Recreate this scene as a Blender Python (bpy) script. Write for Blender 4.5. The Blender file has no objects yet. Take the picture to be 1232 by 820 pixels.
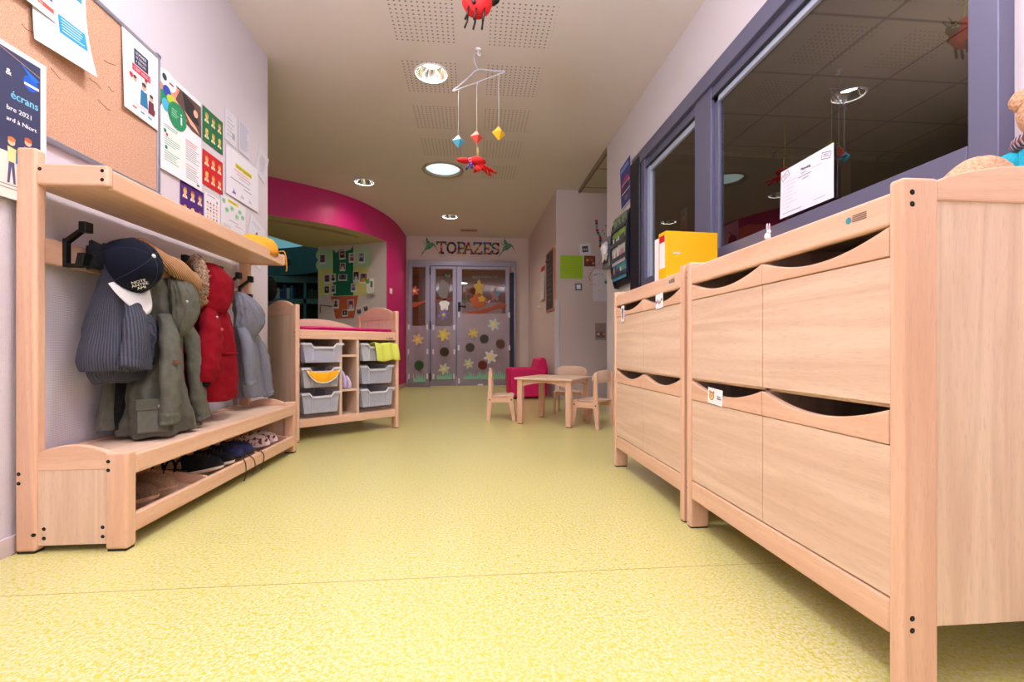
import bpy, bmesh, math, random
from mathutils import Vector, Matrix, noise
random.seed(7)
PI = math.pi
scene = bpy.context.scene
C = scene.collection

# ------------------------------------------------------------------ camera, world, lights, exposure
FPX = 547.0
YAW = math.atan(48 / FPX)
cam_data = bpy.data.cameras.new('camera')
cam = bpy.data.objects.new('camera', cam_data); C.objects.link(cam)
cam_data.sensor_width = 36.0
cam_data.lens = FPX / 1232 * 36.0
cam_data.shift_y = 10.0 / 1232
cam_data.clip_start = 0.02
cam.location = (0, 0, 0.65)
cam.rotation_euler = (PI / 2, 0, -YAW)
scene.camera = cam

w = bpy.data.worlds.new('world'); scene.world = w; w.use_nodes = True
w.node_tree.nodes['Background'].inputs[0].default_value = (0.5, 0.55, 0.62, 1)
w.node_tree.nodes['Background'].inputs[1].default_value = 0.15

scene.view_settings.view_transform = 'Standard'
scene.view_settings.look = 'None'
scene.view_settings.gamma = 1.0
scene.view_settings.use_curve_mapping = False
scene.view_settings.exposure = 0.15

def area(name, loc, rot, sx, sy, power, color, shape='RECTANGLE', spread=PI):
    d = bpy.data.lights.new(name, 'AREA'); d.shape = shape; d.size = sx; d.size_y = sy
    d.energy = power; d.color = color; d.spread = spread
    o = bpy.data.objects.new(name, d); C.objects.link(o); o.location = loc; o.rotation_euler = rot
    return o
# added cool fill light behind the camera; the rear wall has no window
area('rear_fill', (-0.1, -2.3, 1.6), (PI / 2, 0, 0), 2.6, 1.9, 16, (0.84, 0.88, 1.0))
# added unseen lights aimed up, standing in for flash bounced off the ceiling
area('bounce_fill_left', (-1.1, 0.3, 1.95), (PI, 0.25, 0), 0.4, 0.4, 76, (0.90, 0.88, 1.0), 'DISK')
area('bounce_fill_right', (1.05, 0.3, 1.95), (PI, -0.25, 0), 0.4, 0.4, 62, (0.90, 0.88, 1.0), 'DISK')
area('office_fill', (3.0, 2.5, 1.9), (PI, 0, 0), 0.6, 0.6, 4.5, (1.0, 0.92, 0.85))  # added upward fill so the office shows through the glass
area('office_shelf_fill', (1.95, 2.9, 2.3), (0, 0, 0), 0.3, 0.3, 2.5, (1.0, 0.92, 0.85))  # added light to brighten the items on the office shelf

# ------------------------------------------------------------------ colours and materials
def lin(c):
    return c / 12.92 if c <= 0.04045 else ((c + 0.055) / 1.055) ** 2.4
def rgb(r, g, b):
    return (lin(r / 255), lin(g / 255), lin(b / 255), 1)
_m = {}
def paint(r, g, b, rough=0.6, metal=0.0, spec=0.5, name=None, **kw):
    key = (r, g, b, rough, metal, spec)
    if key in _m: return _m[key]
    m = bpy.data.materials.new(name or 'paint_%d_%d_%d' % (r, g, b)); m.use_nodes = True
    nt = m.node_tree; p = nt.nodes['Principled BSDF']
    nz = nt.nodes.new('ShaderNodeTexNoise'); nz.inputs['Scale'].default_value = 30
    mx = nt.nodes.new('ShaderNodeMix'); mx.data_type = 'RGBA'
    c = rgb(r, g, b)
    mx.inputs[6].default_value = tuple(x * 0.96 for x in c[:3]) + (1,)
    mx.inputs[7].default_value = c
    nt.links.new(nz.outputs['Fac'], mx.inputs[0]); nt.links.new(mx.outputs[2], p.inputs['Base Color'])
    p.inputs['Roughness'].default_value = rough; p.inputs['Metallic'].default_value = metal
    p.inputs['Specular IOR Level'].default_value = spec
    _m[key] = m
    return m
def node_mat(name):
    m = bpy.data.materials.new(name); m.use_nodes = True
    nt = m.node_tree
    return m, nt, nt.nodes['Principled BSDF']
def add(nt, kind, **kw):
    n = nt.nodes.new(kind)
    for k, v in kw.items(): setattr(n, k, v)
    return n
def mth(nt, op, a, b=None, c=None):
    n = nt.nodes.new('ShaderNodeMath'); n.operation = op
    for i, v in enumerate((a, b, c)):
        if v is None: continue
        if isinstance(v, (int, float)): n.inputs[i].default_value = v
        else: nt.links.new(v, n.inputs[i])
    return n.outputs[0]
def mixc(nt, fac, a, b):
    n = nt.nodes.new('ShaderNodeMix'); n.data_type = 'RGBA'
    for i, v in ((0, fac), (6, a), (7, b)):
        if isinstance(v, (int, float, tuple)): n.inputs[i].default_value = v
        else: nt.links.new(v, n.inputs[i])
    return n.outputs[2]

def wood(name, axis, light, dark, rough=0.42, seed=0.0):
    m, nt, p = node_mat(name)
    tc = add(nt, 'ShaderNodeTexCoord'); mp = add(nt, 'ShaderNodeMapping')
    s = {'x': (1.2, 22, 22), 'y': (22, 1.2, 22), 'z': (22, 22, 1.2)}[axis]
    mp.inputs['Scale'].default_value = s; mp.inputs['Location'].default_value = (seed, seed * 2, seed)
    nt.links.new(tc.outputs['Object'], mp.inputs['Vector'])
    n1 = add(nt, 'ShaderNodeTexNoise'); n1.inputs['Scale'].default_value = 1.0; n1.inputs['Detail'].default_value = 5; n1.inputs['Distortion'].default_value = 1.2
    nt.links.new(mp.outputs[0], n1.inputs['Vector'])
    mp2 = add(nt, 'ShaderNodeMapping'); mp2.inputs['Scale'].default_value = tuple(q * (16 if q > 5 else 22) for q in s)
    nt.links.new(tc.outputs['Object'], mp2.inputs['Vector'])
    n2 = add(nt, 'ShaderNodeTexNoise'); n2.inputs['Scale'].default_value = 1.0; n2.inputs['Detail'].default_value = 2
    nt.links.new(mp2.outputs[0], n2.inputs['Vector'])
    cr = add(nt, 'ShaderNodeValToRGB'); cr.color_ramp.elements[0].position = 0.35; cr.color_ramp.elements[1].position = 0.65
    nt.links.new(n1.outputs['Fac'], cr.inputs[0])
    c1 = mixc(nt, cr.outputs[0], rgb(*dark), rgb(*light))
    f2 = mth(nt, 'MULTIPLY', mth(nt, 'GREATER_THAN', n2.outputs['Fac'], 0.60), 0.24)
    c2 = mixc(nt, f2, c1, tuple(x * 0.72 for x in rgb(*dark)[:3]) + (1,))
    nt.links.new(c2, p.inputs['Base Color'])
    p.inputs['Roughness'].default_value = rough
    return m
BEECH = {a: wood('beech_' + a, a, (231, 190, 162), (220, 173, 144)) for a in 'xyz'}
LAM = {a: wood('laminate_' + a, a, (230, 200, 176), (214, 180, 154), 0.5, 3.0) for a in 'xyz'}

def floor_mat():
    m, nt, p = node_mat('yellow_speckled_lino')
    tc = add(nt, 'ShaderNodeTexCoord')
    def nz(scale, detail=3, rough=0.6):
        n = add(nt, 'ShaderNodeTexNoise'); n.inputs['Scale'].default_value = scale; n.inputs['Detail'].default_value = detail; n.inputs['Roughness'].default_value = rough
        nt.links.new(tc.outputs['Object'], n.inputs['Vector']); return n.outputs['Fac']
    def ramp(v, a, b):
        r = add(nt, 'ShaderNodeMapRange'); r.inputs[1].default_value = a; r.inputs[2].default_value = b
        nt.links.new(v, r.inputs[0]); return r.outputs[0]
    c = mixc(nt, ramp(nz(120, 4, 0.75), 0.40, 0.60), rgb(216, 208, 174), rgb(196, 191, 84))
    c = mixc(nt, ramp(nz(60, 3, 0.7), 0.52, 0.66), c, rgb(194, 190, 58))
    c = mixc(nt, mth(nt, 'MULTIPLY', ramp(nz(1.6, 2, 0.5), 0.3, 0.7), 0.25), c, rgb(202, 196, 104))
    # weld seam across the sheet
    sx = add(nt, 'ShaderNodeSeparateXYZ'); nt.links.new(tc.outputs['Object'], sx.inputs[0])
    seam = mth(nt, 'LESS_THAN', mth(nt, 'ABSOLUTE', mth(nt, 'SUBTRACT', sx.outputs[1], 1.31)), 0.0022)
    seam2 = mth(nt, 'LESS_THAN', mth(nt, 'ABSOLUTE', mth(nt, 'SUBTRACT', sx.outputs[1], 3.31)), 0.002)
    c = mixc(nt, mth(nt, 'MULTIPLY', mth(nt, 'MAXIMUM', seam, seam2), 0.55), c, rgb(150, 120, 50))
    nt.links.new(c, p.inputs['Base Color'])
    p.inputs['Roughness'].default_value = 0.3
    p.inputs['Specular IOR Level'].default_value = 0.45
    return m
def wall_mat(name, col, scale=420, strength=0.25, rough=0.75):
    m, nt, p = node_mat(name)
    tc = add(nt, 'ShaderNodeTexCoord'); s = add(nt, 'ShaderNodeSeparateXYZ'); nt.links.new(tc.outputs['Object'], s.inputs[0])
    h = mth(nt, 'ADD', s.outputs[0], s.outputs[1])
    a = mth(nt, 'SINE', mth(nt, 'MULTIPLY', mth(nt, 'ADD', h, s.outputs[2]), scale))
    b = mth(nt, 'SINE', mth(nt, 'MULTIPLY', mth(nt, 'SUBTRACT', h, s.outputs[2]), scale))
    ab = mth(nt, 'MULTIPLY', a, b)
    bp = add(nt, 'ShaderNodeBump'); bp.inputs['Strength'].default_value = strength; bp.inputs['Distance'].default_value = 0.002
    nt.links.new(ab, bp.inputs['Height']); nt.links.new(bp.outputs[0], p.inputs['Normal'])
    nz = add(nt, 'ShaderNodeTexNoise'); nz.inputs['Scale'].default_value = 1.5; nt.links.new(tc.outputs['Object'], nz.inputs['Vector'])
    c = rgb(*col)
    nt.links.new(mixc(nt, nz.outputs['Fac'], tuple(x * 0.96 for x in c[:3]) + (1,), c), p.inputs['Base Color'])
    p.inputs['Roughness'].default_value = rough
    return m
def ceiling_mat():
    m, nt, p = node_mat('perforated_plaster_ceiling')
    tc = add(nt, 'ShaderNodeTexCoord'); s = add(nt, 'ShaderNodeSeparateXYZ'); nt.links.new(tc.outputs['Object'], s.inputs[0])
    x, y = s.outputs[0], s.outputs[1]
    def rng(v, a, b): return mth(nt, 'MULTIPLY', mth(nt, 'GREATER_THAN', v, a), mth(nt, 'LESS_THAN', v, b))
    pit = 0.0345
    gx = mth(nt, 'ADD', rng(x, -0.52, -0.52 + 12 * pit), rng(x, 0.115, 0.115 + 12 * pit))
    ym = mth(nt, 'SUBTRACT', mth(nt, 'MODULO', mth(nt, 'ADD', y, 6.0 - 3.235 + 0.61 * 2), 0.61), 0.0)
    gy = mth(nt, 'LESS_THAN', ym, 12 * pit)
    far = rng(y, -2.0, 5.75)
    xx = mth(nt, 'SUBTRACT', mth(nt, 'FRACT', mth(nt, 'DIVIDE', mth(nt, 'ADD', x, 0.52), pit)), 0.5)
    yy = mth(nt, 'SUBTRACT', mth(nt, 'FRACT', mth(nt, 'DIVIDE', ym, pit)), 0.5)
    d = mth(nt, 'ADD', mth(nt, 'POWER', mth(nt, 'ABSOLUTE', xx), 2), mth(nt, 'POWER', mth(nt, 'ABSOLUTE', yy), 2))
    hole = mth(nt, 'LESS_THAN', d, 0.035)
    fac = mth(nt, 'MULTIPLY', mth(nt, 'MULTIPLY', mth(nt, 'MULTIPLY', gx, gy), far), hole)
    nz = add(nt, 'ShaderNodeTexNoise'); nz.inputs['Scale'].default_value = 0.8; nt.links.new(tc.outputs['Object'], nz.inputs['Vector'])
    base = mixc(nt, nz.outputs['Fac'], rgb(220, 211, 208), rgb(226, 217, 215))
    nt.links.new(mixc(nt, mth(nt, 'MULTIPLY', fac, 0.72), base, rgb(70, 58, 52)), p.inputs['Base Color'])
    p.inputs['Roughness'].default_value = 0.8
    return m
def cork_mat():
    m, nt, p = node_mat('cork')
    tc = add(nt, 'ShaderNodeTexCoord')
    n = add(nt, 'ShaderNodeTexNoise'); n.inputs['Scale'].default_value = 260; n.inputs['Detail'].default_value = 4
    nt.links.new(tc.outputs['Object'], n.inputs['Vector'])
    r = add(nt, 'ShaderNodeMapRange'); r.inputs[1].default_value = 0.35; r.inputs[2].default_value = 0.65; nt.links.new(n.outputs['Fac'], r.inputs[0])
    nt.links.new(mixc(nt, r.outputs[0], rgb(180, 132, 104), rgb(218, 175, 148)), p.inputs['Base Color'])
    p.inputs['Roughness'].default_value = 0.9
    return m
def fabric(name, c1, c2, scale=(300, 300, 300), rough=0.9, bump=0.4, wave=None, sheen=0.0, dist=0.003):
    m, nt, p = node_mat(name)
    tc = add(nt, 'ShaderNodeTexCoord'); mp = add(nt, 'ShaderNodeMapping'); mp.inputs['Scale'].default_value = scale
    nt.links.new(tc.outputs['Object'], mp.inputs['Vector'])
    n = add(nt, 'ShaderNodeTexNoise'); n.inputs['Scale'].default_value = 1; n.inputs['Detail'].default_value = 3
    nt.links.new(mp.outputs[0], n.inputs['Vector'])
    h = n.outputs['Fac']
    if wave:
        wv = add(nt, 'ShaderNodeTexWave'); wv.bands_direction = wave[0]; wv.inputs['Scale'].default_value = wave[1]; wv.inputs['Distortion'].default_value = wave[2]
        nt.links.new(tc.outputs['Object'], wv.inputs['Vector'])
        h = mth(nt, 'ADD', mth(nt, 'MULTIPLY', n.outputs['Fac'], 0.4), mth(nt, 'MULTIPLY', wv.outputs['Fac'], 0.6))
    r = add(nt, 'ShaderNodeMapRange'); r.inputs[1].default_value = 0.3; r.inputs[2].default_value = 0.7; nt.links.new(h, r.inputs[0])
    nt.links.new(mixc(nt, r.outputs[0], rgb(*c1), rgb(*c2)), p.inputs['Base Color'])
    bp = add(nt, 'ShaderNodeBump'); bp.inputs['Strength'].default_value = bump; bp.inputs['Distance'].default_value = dist
    nt.links.new(h, bp.inputs['Height']); nt.links.new(bp.outputs[0], p.inputs['Normal'])
    p.inputs['Roughness'].default_value = rough
    p.inputs['Sheen Weight'].default_value = sheen; p.inputs['Specular IOR Level'].default_value = 0.2
    return m
def knit_ribs(name, c1, c2, n, cx, cy):
    m, nt, p = node_mat(name)
    tc = add(nt, 'ShaderNodeTexCoord'); s = add(nt, 'ShaderNodeSeparateXYZ'); nt.links.new(tc.outputs['Object'], s.inputs[0])
    ang = mth(nt, 'ARCTAN2', mth(nt, 'SUBTRACT', s.outputs[1], cy), mth(nt, 'SUBTRACT', s.outputs[0], cx))
    rib = mth(nt, 'MULTIPLY_ADD', mth(nt, 'SINE', mth(nt, 'MULTIPLY', ang, n)), .5, .5)
    nz = add(nt, 'ShaderNodeTexNoise'); nz.inputs['Scale'].default_value = 260; nt.links.new(tc.outputs['Object'], nz.inputs['Vector'])
    st = mth(nt, 'MULTIPLY_ADD', mth(nt, 'SINE', mth(nt, 'MULTIPLY', s.outputs[2], 1400)), .5, .5)
    h = mth(nt, 'ADD', mth(nt, 'MULTIPLY', rib, .6), mth(nt, 'ADD', mth(nt, 'MULTIPLY', nz.outputs['Fac'], .3), mth(nt, 'MULTIPLY', st, .1)))
    nt.links.new(mixc(nt, h, rgb(*c1), rgb(*c2)), p.inputs['Base Color'])
    bp = add(nt, 'ShaderNodeBump'); bp.inputs['Strength'].default_value = .8; bp.inputs['Distance'].default_value = .004
    nt.links.new(h, bp.inputs['Height']); nt.links.new(bp.outputs[0], p.inputs['Normal']); p.inputs['Roughness'].default_value = .95
    return m
def glass_mat(name, tint, ior=1.9, rough=0.0):
    m = bpy.data.materials.new(name); m.use_nodes = True; nt = m.node_tree
    nt.nodes.remove(nt.nodes['Principled BSDF']); out = nt.nodes['Material Output']
    fr = add(nt, 'ShaderNodeFresnel'); fr.inputs['IOR'].default_value = ior
    tr = add(nt, 'ShaderNodeBsdfTransparent'); tr.inputs[0].default_value = rgb(*tint)
    gl = add(nt, 'ShaderNodeBsdfGlossy'); gl.inputs['Roughness'].default_value = rough
    mx = add(nt, 'ShaderNodeMixShader')
    ge = add(nt, 'ShaderNodeNewGeometry')      # mirror only at the outer face of each pane, as a thin pane would
    nt.links.new(mth(nt, 'MULTIPLY', fr.outputs[0], mth(nt, 'SUBTRACT', 1.0, ge.outputs['Backfacing'])), mx.inputs[0]); nt.links.new(tr.outputs[0], mx.inputs[1]); nt.links.new(gl.outputs[0], mx.inputs[2])
    nt.links.new(mx.outputs[0], out.inputs[0])
    return m
def film_mat(name, col, alpha, rough=0.3):
    m = bpy.data.materials.new(name); m.use_nodes = True; nt = m.node_tree
    p = nt.nodes['Principled BSDF']; out = nt.nodes['Material Output']
    p.inputs['Base Color'].default_value = rgb(*col); p.inputs['Roughness'].default_value = rough
    tc = add(nt, 'ShaderNodeTexCoord'); n = add(nt, 'ShaderNodeTexNoise'); n.inputs['Scale'].default_value = 7
    nt.links.new(tc.outputs['Object'], n.inputs['Vector'])
    tr = add(nt, 'ShaderNodeBsdfTransparent'); mx = add(nt, 'ShaderNodeMixShader')
    f = mth(nt, 'ADD', mth(nt, 'MULTIPLY', n.outputs['Fac'], 0.12), alpha - 0.06)
    nt.links.new(f, mx.inputs[0]); nt.links.new(tr.outputs[0], mx.inputs[1]); nt.links.new(p.outputs[0], mx.inputs[2])
    nt.links.new(mx.outputs[0], out.inputs[0])
    return m
def glow(name, col, strength):
    m, nt, p = node_mat(name)
    p.inputs['Base Color'].default_value = rgb(*col)
    p.inputs['Emission Color'].default_value = rgb(*col); p.inputs['Emission Strength'].default_value = strength
    return m

M = dict(
    floor=floor_mat(), wall_l=wall_mat('wall_left_weave', (220, 212, 222), 520, 0.35), wall_r=wall_mat('wall_right_weave', (220, 212, 216), 700, 0.2),
    wall_b=wall_mat('wall_back_paint', (214, 197, 196), 300, 0.05), wall_plain=paint(205, 196, 190, 0.85), ceil=ceiling_mat(),
    magenta=wall_mat('magenta_paint', (196, 20, 110), 300, 0.05, 0.45), soffit=paint(196, 178, 140, 0.9), cork=cork_mat(),
    alu=paint(160, 162, 178, 0.38, 0.6), frame=paint(112, 113, 140, 0.38, 0.35), frame_dark=paint(20, 26, 44, 0.4, 0.2),
    door_frame=paint(138, 132, 150, 0.3, 0.45), black=paint(14, 14, 16, 0.45), blackhole=paint(6, 6, 6, 0.9),
    white=paint(238, 238, 242, 0.5), base=paint(205, 190, 192, 0.5), chrome=paint(225, 225, 220, 0.12, 1.0),
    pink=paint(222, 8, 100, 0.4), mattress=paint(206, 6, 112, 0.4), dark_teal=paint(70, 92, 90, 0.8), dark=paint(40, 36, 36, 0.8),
)

# ------------------------------------------------------------------ mesh helpers
MATS = {}
def tag(o, label=None, cat=None, group=None, kind=None):
    if label: o['label'] = label
    if cat: o['category'] = cat
    if group: o['group'] = group
    if kind: o['kind'] = kind
    return o
def thing(name, label, cat, loc=(0, 0, 0), rotz=0.0, group=None, mtx=None):
    o = bpy.data.objects.new(name, None); C.objects.link(o); o.empty_display_size = 0.05
    m = mtx if mtx is not None else Matrix.Translation(loc) @ Matrix.Rotation(rotz, 4, 'Z')
    o.matrix_basis = m; MATS[o.name] = m
    return tag(o, label, cat, group)
def face_matrix(loc, normal, tilt=0.0):
    """local x = right as seen facing the surface, y = up, z = out of the surface"""
    n = Vector(normal).normalized(); up = Vector((0, 0, 1)) if abs(n.z) < 0.9 else Vector((0, 1, 0))
    r = up.cross(n).normalized(); u = n.cross(r)
    m = Matrix(((r.x, u.x, n.x), (r.y, u.y, n.y), (r.z, u.z, n.z))).to_4x4()
    return Matrix.Translation(loc) @ m @ Matrix.Rotation(tilt, 4, 'Z')

class MB:
    def __init__(s):
        s.bm = bmesh.new(); s.mats = []
    def mi(s, mat):
        if mat is None: return 0
        if mat not in s.mats: s.mats.append(mat)
        return s.mats.index(mat)
    def face(s, pts, mat=None, smooth=False):
        vs = [s.bm.verts.new(p) for p in pts]
        f = s.bm.faces.new(vs); f.material_index = s.mi(mat); f.smooth = smooth
        return f
    def box(s, x0, x1, y0, y1, z0, z1, mat=None, rz=0, c=None):
        v = [(x, y, z) for z in (z0, z1) for x, y in ((x0, y0), (x1, y0), (x1, y1), (x0, y1))]
        if rz:
            cx, cy = c or ((x0 + x1) / 2, (y0 + y1) / 2)
            k, q = math.cos(rz), math.sin(rz)
            v = [(cx + (x - cx) * k - (y - cy) * q, cy + (x - cx) * q + (y - cy) * k, z) for x, y, z in v]
        v = [s.bm.verts.new(p) for p in v]
        i = s.mi(mat)
        for q in ((3, 2, 1, 0), (4, 5, 6, 7), (0, 1, 5, 4), (1, 2, 6, 5), (2, 3, 7, 6), (3, 0, 4, 7)):
            f = s.bm.faces.new([v[k] for k in q]); f.material_index = i
        return s
    def prism(s, poly, axis, a, b, mat=None, smooth=False):
        """poly in the other two axes (xy for z, xz for y, yz for x), extruded a..b"""
        def P(p, t):
            return {'z': (p[0], p[1], t), 'y': (p[0], t, p[1]), 'x': (t, p[0], p[1])}[axis]
        A = [s.bm.verts.new(P(p, a)) for p in poly]; B = [s.bm.verts.new(P(p, b)) for p in poly]
        i = s.mi(mat); n = len(poly); fs = []
        fs.append(s.bm.faces.new(A[::-1])); fs.append(s.bm.faces.new(B))
        for k in range(n):
            f = s.bm.faces.new((A[k], A[(k + 1) % n], B[(k + 1) % n], B[k])); f.smooth = smooth; fs.append(f)
        for f in fs: f.material_index = i
        return s
    def strip(s, top, bot, axis, a, b, mat=None):
        """band between two matching polylines, extruded: no n-gons"""
        def P(p, t):
            return {'z': (p[0], p[1], t), 'y': (p[0], t, p[1]), 'x': (t, p[0], p[1])}[axis]
        i = s.mi(mat); n = len(top)
        V = [[s.bm.verts.new(P(q, t)) for q in L] for L in (top, bot) for t in (a, b)]
        ta, tb, ba, bb = V
        def F(*q):
            f = s.bm.faces.new(q); f.material_index = i
        for k in range(n - 1):
            F(ta[k], ta[k + 1], ba[k + 1], ba[k]); F(tb[k + 1], tb[k], bb[k], bb[k + 1])
            F(ta[k + 1], ta[k], tb[k], tb[k + 1]); F(ba[k], ba[k + 1], bb[k + 1], bb[k])
        F(ta[0], ba[0], bb[0], tb[0]); F(ba[-1], ta[-1], tb[-1], bb[-1])
        return s
    def tube(s, pts, r, mat=None, n=8, caps=True, flat=1.0):
        pts = [Vector(p) for p in pts]; rings = []
        i = s.mi(mat)
        ref = None
        for k, p in enumerate(pts):
            t = (pts[min(k + 1, len(pts) - 1)] - pts[max(k - 1, 0)]).normalized()
            if ref is None: ref = Vector((0, 0, 1)) if abs(t.z) < 0.9 else Vector((1, 0, 0))
            a = (ref - t * ref.dot(t)).normalized(); b = t.cross(a); ref = a
            rr = r[k] if isinstance(r, (list, tuple)) else r
            rings.append([s.bm.verts.new(p + a * rr * flat * math.cos(2 * PI * j / n) + b * rr * math.sin(2 * PI * j / n)) for j in range(n)])
        s._skin(rings, i, caps)
        return s
    def _skin(s, rings, i, caps=True, smooth=True):
        n = len(rings[0])
        for A, B in zip(rings, rings[1:]):
            for j in range(n):
                f = s.bm.faces.new((A[j], A[(j + 1) % n], B[(j + 1) % n], B[j])); f.material_index = i; f.smooth = smooth
        if caps:
            for R in (rings[0][::-1], rings[-1]):
                f = s.bm.faces.new(R); f.material_index = i
    def rings(s, R, mat=None, caps=True, smooth=True):
        V = [[s.bm.verts.new(p) for p in r] for r in R]
        s._skin(V, s.mi(mat), caps, smooth)
        return s
    def lathe(s, prof, c=(0, 0, 0), mat=None, n=24, caps=False, smooth=True):
        R = [[(c[0] + r * math.cos(2 * PI * j / n), c[1] + r * math.sin(2 * PI * j / n), c[2] + z) for j in range(n)] for r, z in prof]
        return s.rings(R, mat, caps, smooth)
    def ball(s, c, r, mat=None, n=16, m=10, rough=0.0, seed=0):
        if isinstance(r, (int, float)): r = (r, r, r)
        R = []
        for i in range(m + 1):
            t = PI * (i + 0.02) / (m + 0.04); ring = []
            for j in range(n):
                a = 2 * PI * j / n
                d = Vector((math.sin(t) * math.cos(a), math.sin(t) * math.sin(a), -math.cos(t)))
                k = 1 + rough * noise.noise(d * 3 + Vector((seed, seed, 0)))
                ring.append((c[0] + d.x * r[0] * k, c[1] + d.y * r[1] * k, c[2] + d.z * r[2] * k))
            R.append(ring)
        return s.rings(R, mat)
    def build(s, name, mat=None, parent=None, world=False, bevel=0, seg=2, mtx=None, sub=0, solid=0):
        me = bpy.data.meshes.new(name)
        if mat is not None:
            s.mats = [mat] + [m for m in s.mats if m is not mat] if not s.mats else s.mats
        bmesh.ops.recalc_face_normals(s.bm, faces=s.bm.faces)
        if world and parent is not None:
            s.bm.transform(mtx_of(parent).inverted())
        s.bm.to_mesh(me); s.bm.free()
        for m in (s.mats or [mat]): me.materials.append(m)
        o = bpy.data.objects.new(name, me); C.objects.link(o)
        if parent is not None: o.parent = parent; MATS[o.name] = mtx_of(parent)
        elif mtx is not None: o.matrix_basis = mtx; MATS[o.name] = mtx
        if bevel:
            b = o.modifiers.new('bevel', 'BEVEL'); b.width = bevel; b.segments = seg; b.limit_method = 'ANGLE'; b.angle_limit = 0.6
        if solid:
            b = o.modifiers.new('solid', 'SOLIDIFY'); b.thickness = solid
        if sub:
            b = o.modifiers.new('sub', 'SUBSURF'); b.levels = sub; b.render_levels = sub
        return o
def mtx_of(o): return MATS.get(o.name, Matrix.Identity(4))
def struct(name, mb, mat, **kw):
    o = mb.build(name, mat, **kw); o['kind'] = 'structure'; return o
def dup(o, parent=None, mtx=None, label=None, group=None):
    c = o.copy(); C.objects.link(c)
    if parent is not None: c.parent = parent
    if mtx is not None: c.matrix_basis = mtx; MATS[c.name] = mtx
    if label: c['label'] = label
    if group: c['group'] = group
    for ch in list(o.children): dup(ch, c)
    return c
def smooth_path(pts, n=8):
    P = [Vector(p) for p in pts]; out = []
    for i in range(len(P) - 1):
        a, b, c, d = P[max(i - 1, 0)], P[i], P[i + 1], P[min(i + 2, len(P) - 1)]
        for k in range(n):
            t = k / n
            out.append(0.5 * ((2 * b) + (c - a) * t + (2 * a - 5 * b + 4 * c - d) * t * t + (3 * b - a - 3 * c + d) * t ** 3))
    out.append(P[-1]); return out
_tc = {}
def text_geo(txt):
    if txt in _tc: return _tc[txt]
    cu = bpy.data.curves.new('t', 'FONT'); cu.body = txt; cu.size = 1; cu.resolution_u = 2; cu.align_x = 'LEFT'
    o = bpy.data.objects.new('t', cu); C.objects.link(o)
    dg = bpy.context.evaluated_depsgraph_get()
    me = bpy.data.meshes.new_from_object(o.evaluated_get(dg))
    vs = [tuple(v.co) for v in me.vertices]; fs = [tuple(p.vertices) for p in me.polygons]
    bpy.data.objects.remove(o); bpy.data.curves.remove(cu); bpy.data.meshes.remove(me)
    _tc[txt] = (vs, fs); return _tc[txt]
def text(mb, txt, x, y, z, size, mat, width=None, rot=0.0, bold=0, align='L', depth=0):
    vs, fs = text_geo(txt)
    if not vs: return
    w = max(v[0] for v in vs); sx = size
    if width: sx = width / w
    off = {'L': 0, 'C': -w * sx / 2, 'R': -w * sx}[align]
    i = mb.mi(mat); k, q = math.cos(rot), math.sin(rot)
    for dx in ([0] if not bold else [-bold, bold]):
        V = []
        for v in vs:
            a, b = v[0] * sx + off + dx, v[1] * size
            V.append(mb.bm.verts.new((x + a * k - b * q, y + a * q + b * k, z + (0.00005 if dx > 0 else 0))))
        for f in fs:
            try: ff = mb.bm.faces.new([V[j] for j in f]); ff.material_index = i
            except ValueError: pass

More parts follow.
